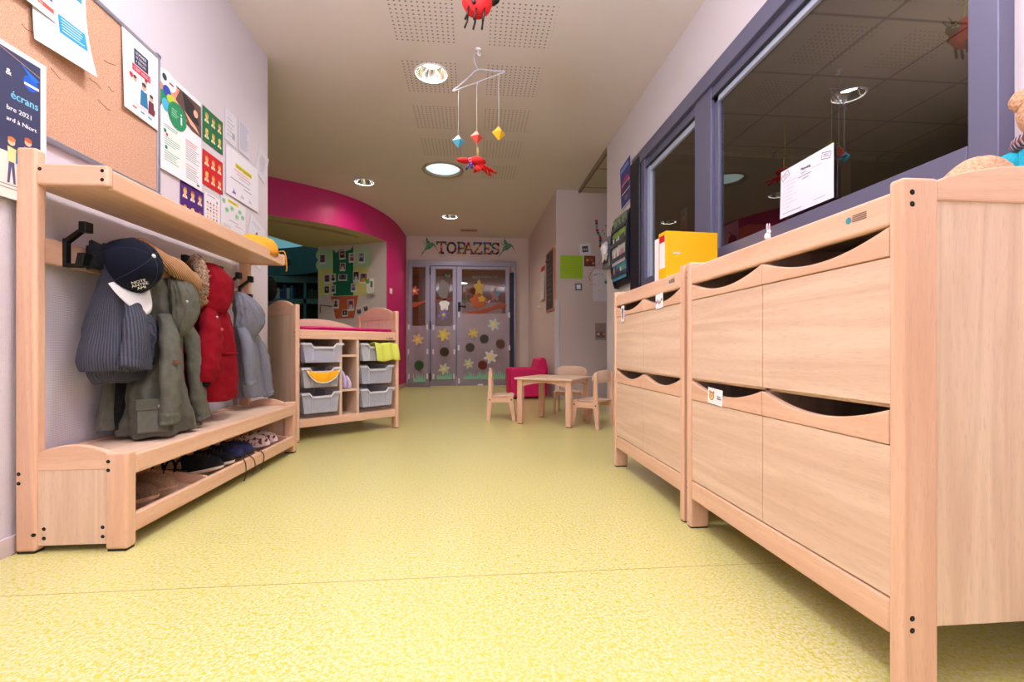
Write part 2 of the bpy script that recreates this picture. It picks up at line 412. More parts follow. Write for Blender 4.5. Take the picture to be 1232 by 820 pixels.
class Sheet:
    """a printed sheet in local x (right) y (up) z (out); print lies on it as thin layers"""
    def __init__(s, w, h, col=(242, 242, 246), t=0.0012, curl=None, shape=None, gx=1, gy=1, mat=None):
        s.w, s.h, s.mb, s.curl, s.t = w, h, MB(), curl, t
        base = mat or paint(*col, 0.6)
        if shape:
            s.mb.prism(shape, 'z', -t, 0, base)
        else:
            if curl: gx, gy = 12, 12
            for z, fl in ((0, 0), (-t, 1)):
                for i in range(gx):
                    for j in range(gy):
                        q = [(w * i / gx, h * j / gy, z), (w * (i + 1) / gx, h * j / gy, z), (w * (i + 1) / gx, h * (j + 1) / gy, z), (w * i / gx, h * (j + 1) / gy, z)]
                        s.mb.face(q, base)
            for (a, b) in (((0, 0), (w, 0)), ((w, 0), (w, h)), ((w, h), (0, h)), ((0, h), (0, 0))):
                n = gx
                for k in range(n):
                    p = [a[0] + (b[0] - a[0]) * k / n, a[1] + (b[1] - a[1]) * k / n]; q = [a[0] + (b[0] - a[0]) * (k + 1) / n, a[1] + (b[1] - a[1]) * (k + 1) / n]
                    s.mb.face([(p[0], p[1], -t), (q[0], q[1], -t), (q[0], q[1], 0), (p[0], p[1], 0)], base)
        s.z = 0
    def L(s, l): return 0.0004 * l
    def rect(s, x0, y0, x1, y1, col, l=1, mat=None):
        m = mat or paint(*col, 0.6); n = 8 if s.curl else 1
        w, h = s.w, s.h
        for i in range(n):
            for j in range(n):
                a, b = x0 + (x1 - x0) * i / n, x0 + (x1 - x0) * (i + 1) / n
                c, d = y0 + (y1 - y0) * j / n, y0 + (y1 - y0) * (j + 1) / n
                s.mb.face([(a * w, c * h, s.L(l)), (b * w, c * h, s.L(l)), (b * w, d * h, s.L(l)), (a * w, d * h, s.L(l))], m)
        return s
    def poly(s, pts, col, l=1):
        s.mb.face([(x * s.w, y * s.h, s.L(l)) for x, y in pts], paint(*col, 0.6)); return s
    def disc(s, x, y, r, col, l=1, ry=None, n=20, a0=0, a1=2 * PI):
        ry = ry or r
        pts = [(x * s.w + r * s.w * math.cos(a0 + (a1 - a0) * k / n), y * s.h + ry * s.w * math.sin(a0 + (a1 - a0) * k / n), s.L(l)) for k in range(n if a1 - a0 > 6.2 else n + 1)]
        s.mb.face(pts, paint(*col, 0.6)); return s
    def text(s, t, x, y, size, col=(30, 30, 40), l=2, **kw):
        if 'width' in kw: kw['width'] *= s.w
        text(s.mb, t, x * s.w, y * s.h, s.L(l), size * s.w, paint(*col, 0.6), **kw); return s
    def lines(s, x, y, wd, n, dy, col=(120, 120, 130), th=0.006, l=2, rag=0.3):
        for k in range(n):
            e = wd * (1 - rag * random.random())
            s.rect(x, y - k * dy, x + e, y - k * dy + th, col, l)
        return s
    def put(s, name, loc, normal, label=None, cat=None, group=None, tilt=0.0, parent=None):
        if s.curl:
            for v in s.mb.bm.verts: v.co.z += s.curl(v.co.x / s.w, v.co.y / s.h)
        return tag(s.mb.build(name, mtx=face_matrix(loc, normal, tilt)), label, cat, group)

def zc(y): return 2.74 if y < 5.6 else 2.74 - (y - 5.6) * 0.05
XL, XR = -1.46, 1.39

# ------------------------------------------------------------------ the room
struct('floor', MB().box(-7, 6, -2.6, 12.5, -0.05, 0), M['floor'])
b = MB().box(XL - 0.2, XL, -2.5, 3.4, 0, 2.74)
struct('wall_left', b, M['wall_l'])
struct('wall_rear', MB().box(-7, 6, -2.6, -2.5, 0, 2.8), M['wall_plain'])
struct('baseboard_left', MB().box(XL, XL + 0.012, -2.5, 3.4, 0, 0.06), M['base'], bevel=0.003)
# return of the left wall, behind the coat rack
struct('wall_return', MB().box(-4.6, XL - 0.2, 3.2, 3.4, 0, 2.74), M['wall_plain'])
# right wall with the window opening
WY0, WY1, WZ0, WZ1 = 1.09, 3.76, 1.13, 2.22
b = MB()
b.box(XR, XR + 0.16, -2.5, WY0, 0, 2.74); b.box(XR, XR + 0.16, WY1, 4.6, 0, 2.74)
b.box(XR, XR + 0.16, WY0, WY1, 0, WZ0); b.box(XR, XR + 0.16, WY0, WY1, WZ1, 2.74)
struct('wall_right', b, M['wall_r'])
# room behind the window
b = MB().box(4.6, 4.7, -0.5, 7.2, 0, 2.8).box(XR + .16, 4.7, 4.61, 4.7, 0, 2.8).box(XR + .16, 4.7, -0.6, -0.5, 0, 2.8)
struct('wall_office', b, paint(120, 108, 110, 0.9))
def tile_mat():
    m, nt, p = node_mat('office_ceiling_tiles')
    tc = add(nt, 'ShaderNodeTexCoord'); s = add(nt, 'ShaderNodeSeparateXYZ'); nt.links.new(tc.outputs['Object'], s.inputs[0])
    gx = mth(nt, 'LESS_THAN', mth(nt, 'FRACT', mth(nt, 'DIVIDE', mth(nt, 'ADD', s.outputs[0], 10), 0.6)), 0.035)
    gy = mth(nt, 'LESS_THAN', mth(nt, 'FRACT', mth(nt, 'DIVIDE', mth(nt, 'ADD', s.outputs[1], 9.95), 0.6)), 0.035)
    nt.links.new(mixc(nt, mth(nt, 'MAXIMUM', gx, gy), rgb(196, 186, 172), rgb(120, 112, 100)), p.inputs['Base Color'])
    p.inputs['Roughness'].default_value = 0.9
    return m
M['tiles'] = tile_mat()
struct('ceiling_office', MB().box(XR + .0, 4.7, -0.6, 4.6, 2.745, 2.8), M['tiles'])
struct('ceiling_alcove', MB().box(1.40, 4.7, 4.6, 7.3, 2.70, 2.8), M['tiles'])
struct('trim_1', MB().box(1.385, 1.40, 4.6, 5.9, 2.69, 2.8), paint(150, 130, 118, 0.8))

# main ceiling with round openings for the recessed lights
LAMPS = [(-0.307, 3.484, 0.118), (-0.338, 5.343, 0.205), (-1.335, 5.79, 0.115), (-0.335, 6.97, 0.115), (-0.32, 1.62, 0.205)]
def ceiling(name, outline, holes):
    cu = bpy.data.curves.new(name, 'CURVE'); cu.dimensions = '2D'; cu.fill_mode = 'BOTH'
    for loop in [outline] + [[(x + r * math.cos(2 * PI * k / 32), y + r * math.sin(2 * PI * k / 32)) for k in range(32)] for x, y, r in holes]:
        sp = cu.splines.new('POLY'); sp.points.add(len(loop) - 1); sp.use_cyclic_u = True
        for p, q in zip(sp.points, loop): p.co = (q[0], q[1], 0, 1)
    o = bpy.data.objects.new('t', cu); C.objects.link(o)
    me = bpy.data.meshes.new_from_object(o.evaluated_get(bpy.context.evaluated_depsgraph_get()))
    bpy.data.objects.remove(o)
    mb = MB(); mb.bm.from_mesh(me); mb.mats = [M['ceil']]
    for f in mb.bm.faces: f.material_index = 0
    for v in mb.bm.verts: v.co.z = zc(v.co.y)
    struct(name, mb, M['ceil'])
    bpy.data.meshes.remove(me)
ceiling('ceiling', [(XL - .2, -2.6), (XR, -2.6), (XR, 5.6), (-7, 5.6), (-7, 3.2), (XL - .2, 3.2)], [LAMPS[0], LAMPS[1], LAMPS[4]])
CURVE = smooth_path([(-5.6, 5.1, 0), (-4.4, 5.15, 0), (-3.4, 5.32, 0), (-2.46, 5.71, 0), (-1.66, 6.28, 0), (-1.25, 7.1, 0), (-1.14, 8.06, 0)], 8)
ceiling('ceiling_far', [(XR, 5.6), (XR, 5.9), (1.1, 5.9), (1.02, 8.1), (-1.2, 8.1), (-1.6, 7.2), (-2.6, 6.4), (-4.4, 5.75), (-7, 5.6)], [LAMPS[2], LAMPS[3]])
struct('ceiling_slab', MB().box(-7, 6, -2.6, 12.5, 3.0, 3.05), paint(60, 55, 50, 0.9))

# curved magenta wall: bulkhead over the opening, full height beyond the jamb
b = MB(); b2 = MB(); V = []
ji = min(range(len(CURVE)), key=lambda k: abs(CURVE[k].y - 6.95) + (0 if CURVE[k].x > -1.6 else 9))
def cn(k):
    t = (CURVE[min(k + 1, len(CURVE) - 1)] - CURVE[max(k - 1, 0)]).normalized()
    return Vector((-t.y, t.x, 0))
for k, p in enumerate(CURVE):
    n = cn(k) * 0.22
    z0 = 2.27 if k <= ji else 0.0
    V.append((p, p + n, z0))
for k in range(len(V) - 1):
    (a, a2, z0), (c, c2, z1) = V[k], V[k + 1]
    z = 2.27 if k < ji else 0.0
    za, zb = zc(a.y) + 0.02, zc(c.y) + 0.02
    b.face([(a.x, a.y, z), (c.x, c.y, z), (c.x, c.y, zb), (a.x, a.y, za)], M['magenta'], True)
    b2.face([(a2.x, a2.y, z), (c2.x, c2.y, z), (c2.x, c2.y, zb), (a2.x, a2.y, za)], M['soffit'], True)
    if z > 1: b2.face([(a.x, a.y, z), (c.x, c.y, z), (c2.x, c2.y, z), (a2.x, a2.y, z)], M['soffit'])
a, a2, _ = V[ji]
b2.face([(a.x, a.y, 0), (a2.x, a2.y, 0), (a2.x, a2.y, 2.27), (a.x, a.y, 2.27)], M['wall_b'])
bmesh.ops.remove_doubles(b.bm, verts=b.bm.verts, dist=0.0005)
struct('wall_curved', b, M['magenta'])
struct('trim_4', b2, M['soffit'])
J = V[ji][0]
b = MB()
for k in range(ji, len(V) - 1):
    a, c = CURVE[k], CURVE[k + 1]; n = -cn(k) * 0.012; n2 = -cn(k + 1) * 0.012
    b.face([(a.x + n.x, a.y + n.y, 0), (c.x + n2.x, c.y + n2.y, 0), (c.x + n2.x, c.y + n2.y, .07), (a.x + n.x, a.y + n.y, .07)])
    b.face([(a.x, a.y, .07), (c.x, c.y, .07), (c.x + n2.x, c.y + n2.y, .07), (a.x + n.x, a.y + n.y, .07)])
struct('baseboard_curved', b, paint(190, 160, 150, 0.5))
# white wall behind the opening that carries the paper tree
TA, TB = Vector((-2.43, 7.44, 0)), Vector((J.x - 0.05, J.y + 0.03, 0))
td = (TB - TA).normalized(); tn = Vector((td.y, -td.x, 0))
b = MB(); q = [TA, TB, TB - tn * 0.12, TA - tn * 0.12]
b.prism([(p.x, p.y) for p in q], 'z', 0, 2.27)
struct('wall_display', b, M['wall_b'])
b = MB().prism([(-5.5, 5.4), (-2.6, 5.95), (J.x - .1, J.y + .02), (TB.x, TB.y + .12), (TA.x, TA.y + .12), (-2.62, 7.46), (-2.91, 6.75), (-3.4, 6.15), (-5.5, 5.8)], 'z', 2.272, 2.32)
struct('trim_2', b, M['soffit'])
# dark room beyond the opening
b = MB().box(-7, -1.3, 9.75, 9.85, 0, 3).box(-7, -6.9, 3.2, 9.8, 0, 3).prism([(TA.x, TA.y + .13), (TA.x + .1, TA.y + .13), (-2.2, 9.8), (-2.3, 9.8)], 'z', 0, 3)
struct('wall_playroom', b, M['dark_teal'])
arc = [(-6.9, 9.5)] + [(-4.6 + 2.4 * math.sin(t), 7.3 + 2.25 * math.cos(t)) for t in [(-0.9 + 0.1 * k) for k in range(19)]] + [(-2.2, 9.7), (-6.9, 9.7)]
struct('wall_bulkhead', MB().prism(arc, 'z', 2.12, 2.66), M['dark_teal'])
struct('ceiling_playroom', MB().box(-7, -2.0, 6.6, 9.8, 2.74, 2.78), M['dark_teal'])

# pillar block at the right, alcove, back wall with door opening
PA, PB = (1.09, 5.85), (1.0, 8.03)
struct('wall_pillar', MB().prism([PA, (4.7, 5.85), (4.7, 8.2), PB], 'z', 0, 2.78), M['wall_b'])
struct('wall_alcove', MB().box(4.0, 4.1, 4.6, 5.9, 0, 2.8), M['wall_plain'])
struct('baseboard_pillar', MB().box(1.09, 4.0, 5.838, 5.85, 0, 0.07), M['base'], bevel=0.003)
struct('trim_3', MB().box(1.085, 1.135, 5.835, 5.85, 0.0, 1.30).box(1.078, 1.09, 5.84, 5.9, 0, 1.3), paint(214, 206, 216, 0.4), bevel=0.002)
DX0, DX1, DZ = -1.10, 0.765, 2.19
b = MB().box(-1.3, DX0, 8.03, 8.15, 0, 2.75).box(DX1, 1.05, 8.03, 8.15, 0, 2.75).box(DX0, DX1, 8.03, 8.15, DZ, 2.75)
struct('wall_back', b, M['wall_b'])
# corridor seen through the glass door
b = MB().box(-2.2, 2.2, 12.3, 12.4, 0, 2.8).box(-2.2, -2.1, 8.15, 12.3, 0, 2.8).box(2.1, 2.2, 8.15, 12.3, 0, 2.8)
struct('wall_corridor', b, paint(190, 140, 116, 0.8))
struct('ceiling_corridor', MB().box(-2.2, 2.2, 8.15, 12.4, 2.6, 2.65), paint(196, 150, 110, 0.8))

# ------------------------------------------------------------------ recessed ceiling lights
def light_under(x, y, z, r, power, col):
    d = bpy.data.lights.new('lamp_light', 'AREA'); d.shape = 'DISK'; d.size = r * 2; d.energy = power; d.color = col
    o = bpy.data.objects.new('lamp_light', d); C.objects.link(o); o.location = (x, y, z - 0.012); return o
def downlight(x, y, r, label, on=26, power=12, bright=6.0):
    z = zc(y)
    t = thing('ceiling_light', label, 'ceiling light', (x, y, z), group='reflector downlights')
    MB().lathe([(r * 0.97, 0.0), (r * 1.1, -0.001), (r * 1.12, -0.006), (r * 1.06, -0.010), (r * 0.98, -0.008), (r * 0.97, 0.0)], n=32).build('trim_ring', M['white'], t)
    m = MB(); R = []
    for k in range(7):
        f = k / 6; rr = r * (0.97 - 0.33 * f); zz = 0.085 * f ** 0.8
        R.append([(rr * (1 + 0.012 * (j % 2)) * math.cos(2 * PI * j / 48), rr * (1 + 0.012 * (j % 2)) * math.sin(2 * PI * j / 48), zz - .004) for j in range(48)])
    m.rings(R, caps=False).build('reflector', M['chrome'], t)
    MB().lathe([(0.001, 0.0), (r * 0.66, 0.0), (r * 0.66, 0.01)], c=(0, 0, 0.08)).build('lamp', glow('lamp_glow_%d' % int(x * 100), (255, 246, 214), bright), t)
    light_under(x, y, z + .07, r * 0.6, power, (1.0, 0.90, 0.78))
    return t
downlight(LAMPS[0][0], LAMPS[0][1], LAMPS[0][2], 'lit chrome reflector downlight in the perforated ceiling, nearest of the small round lights', power=14, bright=14)
downlight(LAMPS[2][0], LAMPS[2][1], LAMPS[2][2], 'small reflector downlight beside the curved magenta wall', power=10, bright=5)
downlight(LAMPS[3][0], LAMPS[3][1], LAMPS[3][2], 'small reflector downlight in front of the glass door, the farthest ceiling light', power=13, bright=4)
def opal(x, y, r, label, power, bright):
    z = zc(y)
    t = thing('ceiling_light', label, 'ceiling light', (x, y, z))
    MB().lathe([(r * 0.99, 0.002), (r * 1.14, 0.0), (r * 1.18, -0.006), (r * 1.16, -0.012), (r * 1.0, -0.012), (r * 0.97, 0.03)], n=40).build('trim_ring', paint(176, 156, 140, 0.5), t)
    MB().lathe([(0.001, -0.012), (r * 0.3, -0.011), (r * 0.6, -0.006), (r * 0.85, 0.004), (r * 0.97, 0.02)], n=40).build('diffuser', glow('opal_glow', (214, 240, 240), bright), t)
    if power: light_under(x, y, z - .006, r * .9, power, (0.97, 0.97, 1.0))
opal(*LAMPS[1], 'large round opal ceiling light behind the hanging shapes', 0, 1.0)
opal(*LAMPS[4], 'large round opal ceiling light over the near end of the coat rack', 26, 1.5)
b = MB().box(-0.14, 0.14, -0.05, 0.05, -0.008, 0.004).build('ceiling_vent', paint(188, 150, 130, 0.5), mtx=Matrix.Translation((-0.05, 7.62, zc(7.62) - .002)))
tag(b, 'small flat ceiling vent above the door lettering', 'vent')
for k in range(3): MB().box(-0.12, 0.12, -0.03 + k * 0.025, -0.02 + k * 0.025, -0.011, -0.007).build('slat', paint(120, 96, 84, 0.6), b)
# pale blue round light of the dark play room
t = thing('ceiling_light', 'pale blue round ceiling light in the dark room beyond the opening', 'ceiling light', (-3.9, 8.2, 2.70))
MB().lathe([(0.001, -0.02), (1.55, -0.02), (1.6, 0.0)], n=48).build('diffuser', glow('teal_glow', (118, 178, 188), 0.6), t)
MB().lathe([(1.6, 0.04), (1.66, 0.04), (1.66, -0.05), (1.6, -0.05), (1.6, 0.04)], n=48).build('rim', M['dark_teal'], t)

# ------------------------------------------------------------------ interior window on the right wall
t = thing('window_1', None, None, (XR, 0, 0)); t['kind'] = 'structure'
X0, X1 = 1.345, 1.40
def wbox(name, y0, y1, z0, z1, x0=X0, x1=X1, mat=None, bevel=0.003):
    o = MB().box(x0, x1, y0, y1, z0, z1).build(name, mat or M['frame'], t, world=True, bevel=bevel)
    o['kind'] = 'structure'; return o
wbox('frame_sill', 1.127, 3.529, 1.10, 1.205)
wbox('frame_head', 1.072, 3.72, 2.14, 2.236, 1.335)
wbox('frame_head', 1.12, 3.5, 2.075, 2.14, 1.362)
wbox('frame_jamb', 1.052, 1.126, 1.10, 2.139)
wbox('frame_mullion', 2.475, 2.665, 1.2, 2.14, 1.352)
wbox('frame_jamb', 3.455, 3.53, 1.2, 2.14)
wbox('frame_shutter_guide', 3.53, 3.735, 1.0, 2.20, 1.325, 1.395, M['frame_dark'], 0.012)
wbox('glazing_bead', 2.43, 2.475, 1.2, 2.075, 1.372, 1.392)
wbox('glazing_bead', 1.126, 2.475, 2.04, 2.075, 1.372, 1.392, paint(176, 186, 210, .35))
wbox('glazing_bead', 2.665, 3.455, 2.03, 2.075, 1.372, 1.392, paint(176, 186, 210, .35))
wbox('glazing_bead', 3.40, 3.455, 1.2, 2.075, 1.366, 1.392, paint(168, 178, 205, .35))
wbox('gasket', 1.126, 2.475, 2.068, 2.077, 1.355, 1.372, M['black'], 0)
wbox('gasket', 2.665, 3.455, 2.068, 2.077, 1.355, 1.372, M['black'], 0)
gm = glass_mat('window_glass', (205, 196, 190), 2.3)
o = MB().box(1.388, 1.391, 1.12, 2.48, 1.19, 2.06).build('pane', gm, t, world=True); o['kind'] = 'structure'
o = MB().box(1.388, 1.391, 2.66, 3.46, 1.19, 2.06).build('pane', gm, t, world=True); o['kind'] = 'structure'
# things in the office, seen dimly through the glass
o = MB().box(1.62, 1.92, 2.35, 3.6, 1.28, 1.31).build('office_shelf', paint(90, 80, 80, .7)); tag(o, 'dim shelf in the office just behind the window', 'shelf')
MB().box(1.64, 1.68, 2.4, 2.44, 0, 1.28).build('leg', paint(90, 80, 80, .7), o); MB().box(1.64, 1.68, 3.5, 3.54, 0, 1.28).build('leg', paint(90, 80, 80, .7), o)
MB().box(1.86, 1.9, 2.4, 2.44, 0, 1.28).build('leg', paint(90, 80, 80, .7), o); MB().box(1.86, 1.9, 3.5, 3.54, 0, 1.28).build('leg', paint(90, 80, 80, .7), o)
t2 = thing('storage_box', 'ochre cardboard box on the office shelf behind the glass', 'box', (1.78, 2.8, 1.312))
MB().box(-0.08, 0.08, -0.13, 0.13, 0, 0.11).build('box_body', paint(214, 160, 60, .6), t2, bevel=0.004)
MB().ball((-0.082, -0.01, 0.06), (0.003, 0.028, 0.028), paint(232, 110, 40, .6)).build('round_sticker', paint(232, 110, 40, .6), t2)
s = Sheet(0.17, 0.14, (206, 206, 222)); s.poly([(.3, .1), (.9, .1), (.85, .3), (.6, .45), (.4, .4)], (60, 56, 50)).disc(.7, .25, .08, (190, 60, 70), 2).poly([(.3, .7), (.5, .45), (.55, .5)], (50, 60, 50))
s.put('photo_print', (1.69, 2.93, 1.335), (-1, 0, 0), 'pale picture card propped in front of the ochre box', 'picture')
s = Sheet(0.09, 0.15, (120, 150, 160)); s.disc(.5, .6, .2, (210, 160, 140)).rect(.25, .05, .75, .45, (170, 50, 60)).disc(.5, .75, .2, (40, 30, 30), 2, ry=.1)
s.put('photo_print', (1.398, 2.95, 1.43), (-1, 0, 0), 'portrait picture stuck inside the far window pane above the yellow binder', 'picture')
o = MB().ball((0, 0, 0.045), (0.05, 0.09, 0.05), rough=0.3, seed=3).build('fabric_pouch', paint(120, 112, 118, .8), mtx=Matrix.Translation((1.75, 3.1, 1.33))); tag(o, 'small grey pouch on the office shelf left of the ochre box', 'pouch')
MB().tube([(0, -.09, .05), (0, -.10, .07), (0, -.08, .09)], .006).build('loop', paint(150, 120, 80, .8), o)

# ------------------------------------------------------------------ glass door at the far end
t = thing('door_1', None, None, (0, 7.98, 0)); t['kind'] = 'structure'
def dbox(name, x0, x1, z0, z1, y0=7.955, y1=8.03, mat=None, bevel=0.004):
    o = MB().box(x0, x1, y0, y1, z0, z1).build(name, mat or M['door_frame'], t, world=True, bevel=bevel); o['kind'] = 'structure'; return o
dbox('frame_head', DX0, DX1, 2.10, DZ); dbox('frame_jamb', DX0, -1.03, 0, 2.1); dbox('frame_jamb', 0.70, DX1, 0, 2.1)
dbox('frame_mullion', -0.805, -0.726, 0, 2.1); dbox('frame_rail', -1.03, -0.805, 0, 0.075)
dbox('frame_rail', -1.03, -0.805, 2.07, 2.1)
for a, c, g0, g1 in ((-0.722, -0.274, -0.63, -0.337), (-0.268, 0.655, -0.176, 0.587)):
    dbox('leaf_stile', a, g0, 0.015, 2.095, 7.965, 8.02); dbox('leaf_stile', g1, c, 0.015, 2.095, 7.965, 8.02)
    dbox('leaf_rail', g0, g1, 0.015, 0.12, 7.965, 8.02); dbox('leaf_rail', g0, g1, 2.045, 2.095, 7.965, 8.02)
dbox('finger_guard', 0.655, 0.73, 0.02, 2.0, 7.935, 7.97, M['frame_dark'], 0.012)
dg = glass_mat('door_glass', (215, 200, 190), 1.6)
for x0, x1, z0 in ((-1.03, -0.805, 0.07), (-0.63, -0.337, 0.12), (-0.176, 0.587, 0.12)):
    dbox('pane', x0, x1, z0, 2.07, 7.995, 8.0, dg, 0)
for z in (0.1, 1.0, 1.94): dbox('hinge', -0.735, -0.712, z, z + 0.14, 7.945, 7.965, M['black'], 0.002)
MB().box(-0.245, -0.195, 7.945, 7.966, 1.31, 1.47).tube([(-0.22, 7.95, 1.40), (-0.22, 7.92, 1.40), (-0.20, 7.915, 1.40), (-0.11, 7.915, 1.395)], 0.012).build('handle', M['black'], t, world=True)
MB().box(0.10, 0.19, 7.955, 7.966, 0.02, 0.045).build('door_stop_plate', M['white'], t, world=True)

# interior behind the door: a bright ceiling panel and low units
tt = thing('ceiling_light', 'pale rectangular ceiling light seen through the top of the glass door', 'ceiling light', (0.15, 9.6, 2.58))
MB().box(-0.7, 0.8, -0.5, 0.5, -0.01, 0.01).build('diffuser', glow('corridor_glow', (190, 205, 190), 0.75), tt)
MB().box(-0.72, 0.82, -0.52, -0.5, -0.02, 0.01).build('frame_bar', M['white'], tt); MB().box(-0.72, 0.82, 0.5, 0.52, -0.02, 0.01).build('frame_bar', M['white'], tt)
d = bpy.data.lights.new('lamp_light', 'AREA'); d.size = 1.2; d.energy = 55; d.color = (1, .88, .78); lo = bpy.data.objects.new('lamp_light', d); C.objects.link(lo); lo.location = (0.15, 9.0, 2.5)
tt = thing('low_cabinet', 'dim low cabinet with shelves seen through the glass door', 'cabinet', (0.2, 11.3, 0))
MB().box(-1.4, 1.4, 0, 0.4, 0, 1.15).build('body', paint(110, 96, 88, .7), tt)
for k in range(4): MB().box(-1.3 + k * .68, -0.72 + k * .68, -0.01, 0.0, 0.1, 1.05).build('door', paint(86, 74, 66, .7), tt, bevel=.004)
MB().box(-1.42, 1.42, -0.03, 0.4, 1.15, 1.19).build('worktop', paint(170, 170, 170, .5), tt)

# plastic pockets over the lower glass
film = film_mat('clear_plastic_film', (206, 190, 212), 0.46)
def pocket(x0, x1, z0, z1, label):
    m = MB(); nx, nz = 14, 14; G = {}
    for i in range(nx + 1):
        for j in range(nz + 1):
            u, v = i / nx, j / nz
            e = math.sin(PI * u) * math.sin(PI * v)
            z = z0 + (z1 - z0) * v - 0.012 * math.sin(PI * u) * (1 if v > .9 else 0)
            y = 7.944 - 0.012 * e * (0.6 + 0.8 * noise.noise(Vector((u * 5, v * 5, x0)))) - 0.003 * math.sin(18 * (u + v)) * (1 - e)
            G[i, j] = m.bm.verts.new((x0 + (x1 - x0) * u, y, z))
    for i in range(nx):
        for j in range(nz):
            f = m.bm.faces.new((G[i, j], G[i + 1, j], G[i + 1, j + 1], G[i, j + 1])); f.smooth = True
    o = m.build('plastic_sheet', film, mtx=None)
    tag(o, label, 'plastic sheet', 'clear plastic sheets on the glass door')
    for (x, z) in ((x0 + .01, z1 - .03), (x1 - .01, z1 - .03), (x0 + .01, z0 + .03), (x1 - .01, z0 + .03), (x0 + .005, (z0 + z1) / 2), (x1 - .005, (z0 + z1) / 2)):
        MB().box(x - .015, x + .015, 7.936, 7.942, z - .045, z + .045).build('tape', paint(225, 215, 232, .25), o)
    return o
pocket(-1.095, -0.762, 0.155, 1.065, 'clear plastic sheet taped over the lower narrow left side pane')
pocket(-0.675, -0.302, 0.15, 1.06, 'clear plastic sheet taped over the lower glass of the middle leaf')
pocket(-0.237, 0.655, 0.075, 1.28, 'wide clear plastic sheet taped over the lower glass of the right leaf')
def cut(name, label, cat, pts, col, y=7.93, group=None, th=0.0015, extra=None):
    m = MB().prism(pts, 'y', y, y + th, paint(*col, .7))
    if extra:
        for e, c in extra: m.prism(e, 'y', y - th * .5, y, paint(*c, .7))
    return tag(m.build(name, paint(*col, .7)), label, cat, group)
def circle(cx, cz, r, n=22, rz=None): return [(cx + r * math.cos(2 * PI * k / n), cz + (rz or r) * math.sin(2 * PI * k / n)) for k in range(n)]
for cx, cz, col, lb in ((-0.908, .378, (30, 92, 30), 'green paper disc low on the narrow left side pane'), (-0.477, .606, (70, 52, 40), 'dark brown disc on the middle leaf of the glass door'),
        (-0.035, .682, (84, 76, 70), 'dark disc on the right leaf, leftmost of its four'), (0.21, .831, (76, 74, 72), 'dark grey disc on the right leaf, highest of its four'),
        (0.494, .743, (104, 72, 58), 'brown disc near the right edge of the right leaf'), (0.181, .375, (112, 32, 26), 'dark red disc low on the right leaf')):
    cut('paper_disc', lb, 'paper disc', circle(cx, cz, 0.08), col, 7.925, 'round discs on the glass door', extra=[(circle(cx, cz, .062), tuple(int(q * .85) for q in col))])
def grass(x0, x1, z, n, lb, seed):
    random.seed(seed); pts = [(x0, z)]
    for k in range(n):
        a = x0 + (x1 - x0) * (k + .3) / n; pts.append((a, z + random.uniform(.07, .17))); pts.append((x0 + (x1 - x0) * (k + .95) / n, z + random.uniform(.03, .06)))
    pts += [(x1, z)]
    top = pts[1:-1]; m = MB()
    m.strip([(p[0], p[1]) for p in top], [(p[0], z) for p in top], 'y', 7.925, 7.9265)
    tag(m.build('paper_grass', paint(130, 196, 170, .7)), lb, 'paper cut-out', 'paper grass along the door bottom')
grass(-1.02, -0.80, 0.09, 7, 'green paper grass strip at the foot of the narrow left pane', 2)
grass(-0.62, -0.345, 0.13, 9, 'green paper grass strip at the foot of the middle leaf', 3)
grass(-0.16, 0.58, 0.13, 22, 'long green paper grass strip at the foot of the right leaf', 4)
# plain branches and generic flowers
cut('paper_branch', 'long orange-brown paper branch rising across the right leaf', 'paper cut-out', [(-.16, 1.29), (-.05, 1.25), (.12, 1.25), (.28, 1.31), (.42, 1.36), (.60, 1.39), (.60, 1.45), (.45, 1.44), (.30, 1.385), (.12, 1.33), (-.04, 1.31)], (168, 76, 46), 7.96)
cut('paper_branch', 'short brown paper branch on the middle leaf', 'paper cut-out', [(-.64, 1.47), (-.50, 1.49), (-.34, 1.52), (-.34, 1.545), (-.47, 1.53), (-.64, 1.50)], (160, 80, 52), 7.96)
cut('paper_branch', 'brown paper branch on the narrow left side pane', 'paper cut-out', [(-1.04, 1.37), (-.95, 1.39), (-.80, 1.47), (-.80, 1.50), (-.94, 1.46), (-1.04, 1.47)], (168, 76, 46), 7.96)
def blob(cx, cz, rx, rz, n=9, k=.2):
    return [(cx + rx * (1 + k * math.sin(j * n * 2 * PI / 40)) * math.cos(2 * PI * j / 40), cz + rz * (1 + k * math.sin(j * n * 2 * PI / 40)) * math.sin(2 * PI * j / 40)) for j in range(40)]
def flower(cx, cz, r, col, lb, y=7.925): r *= .82; col = tuple(int(c * .75 + 190 * .25) for c in col); cut('paper_flower', lb, 'paper cut-out', blob(cx, cz, r, r, 6, .3), col, y, None, extra=[(circle(cx, cz, r * .35), (240, 210, 90))])
flower(-0.99, 1.66, .085, (196, 60, 60), 'plain red paper flower high on the narrow left pane', 7.96)
flower(-0.93, 0.82, .10, (226, 186, 120), 'pale ochre paper flower behind plastic on the left pane')
flower(-0.49, 0.90, .11, (226, 204, 90), 'yellow paper flower behind plastic on the middle leaf')
flower(0.02, 0.93, .09, (214, 190, 90), 'small yellow and ochre paper flower on the right leaf')
flower(0.38, 1.08, .11, (196, 214, 210), 'pale grey-green paper flower high behind the plastic')
flower(0.32, 0.52, .12, (232, 232, 236), 'white paper flower low on the right leaf beside the red disc')
flower(-0.06, 0.40, .09, (190, 204, 190), 'pale paper flower low on the right leaf by the hinge side')
flower(-0.48, 0.31, .10, (196, 204, 184), 'pale green paper flower above the middle grass strip')
flower(-0.49, 1.25, .10, (110, 100, 170), 'violet paper flower on the middle leaf under the branch', 7.96)
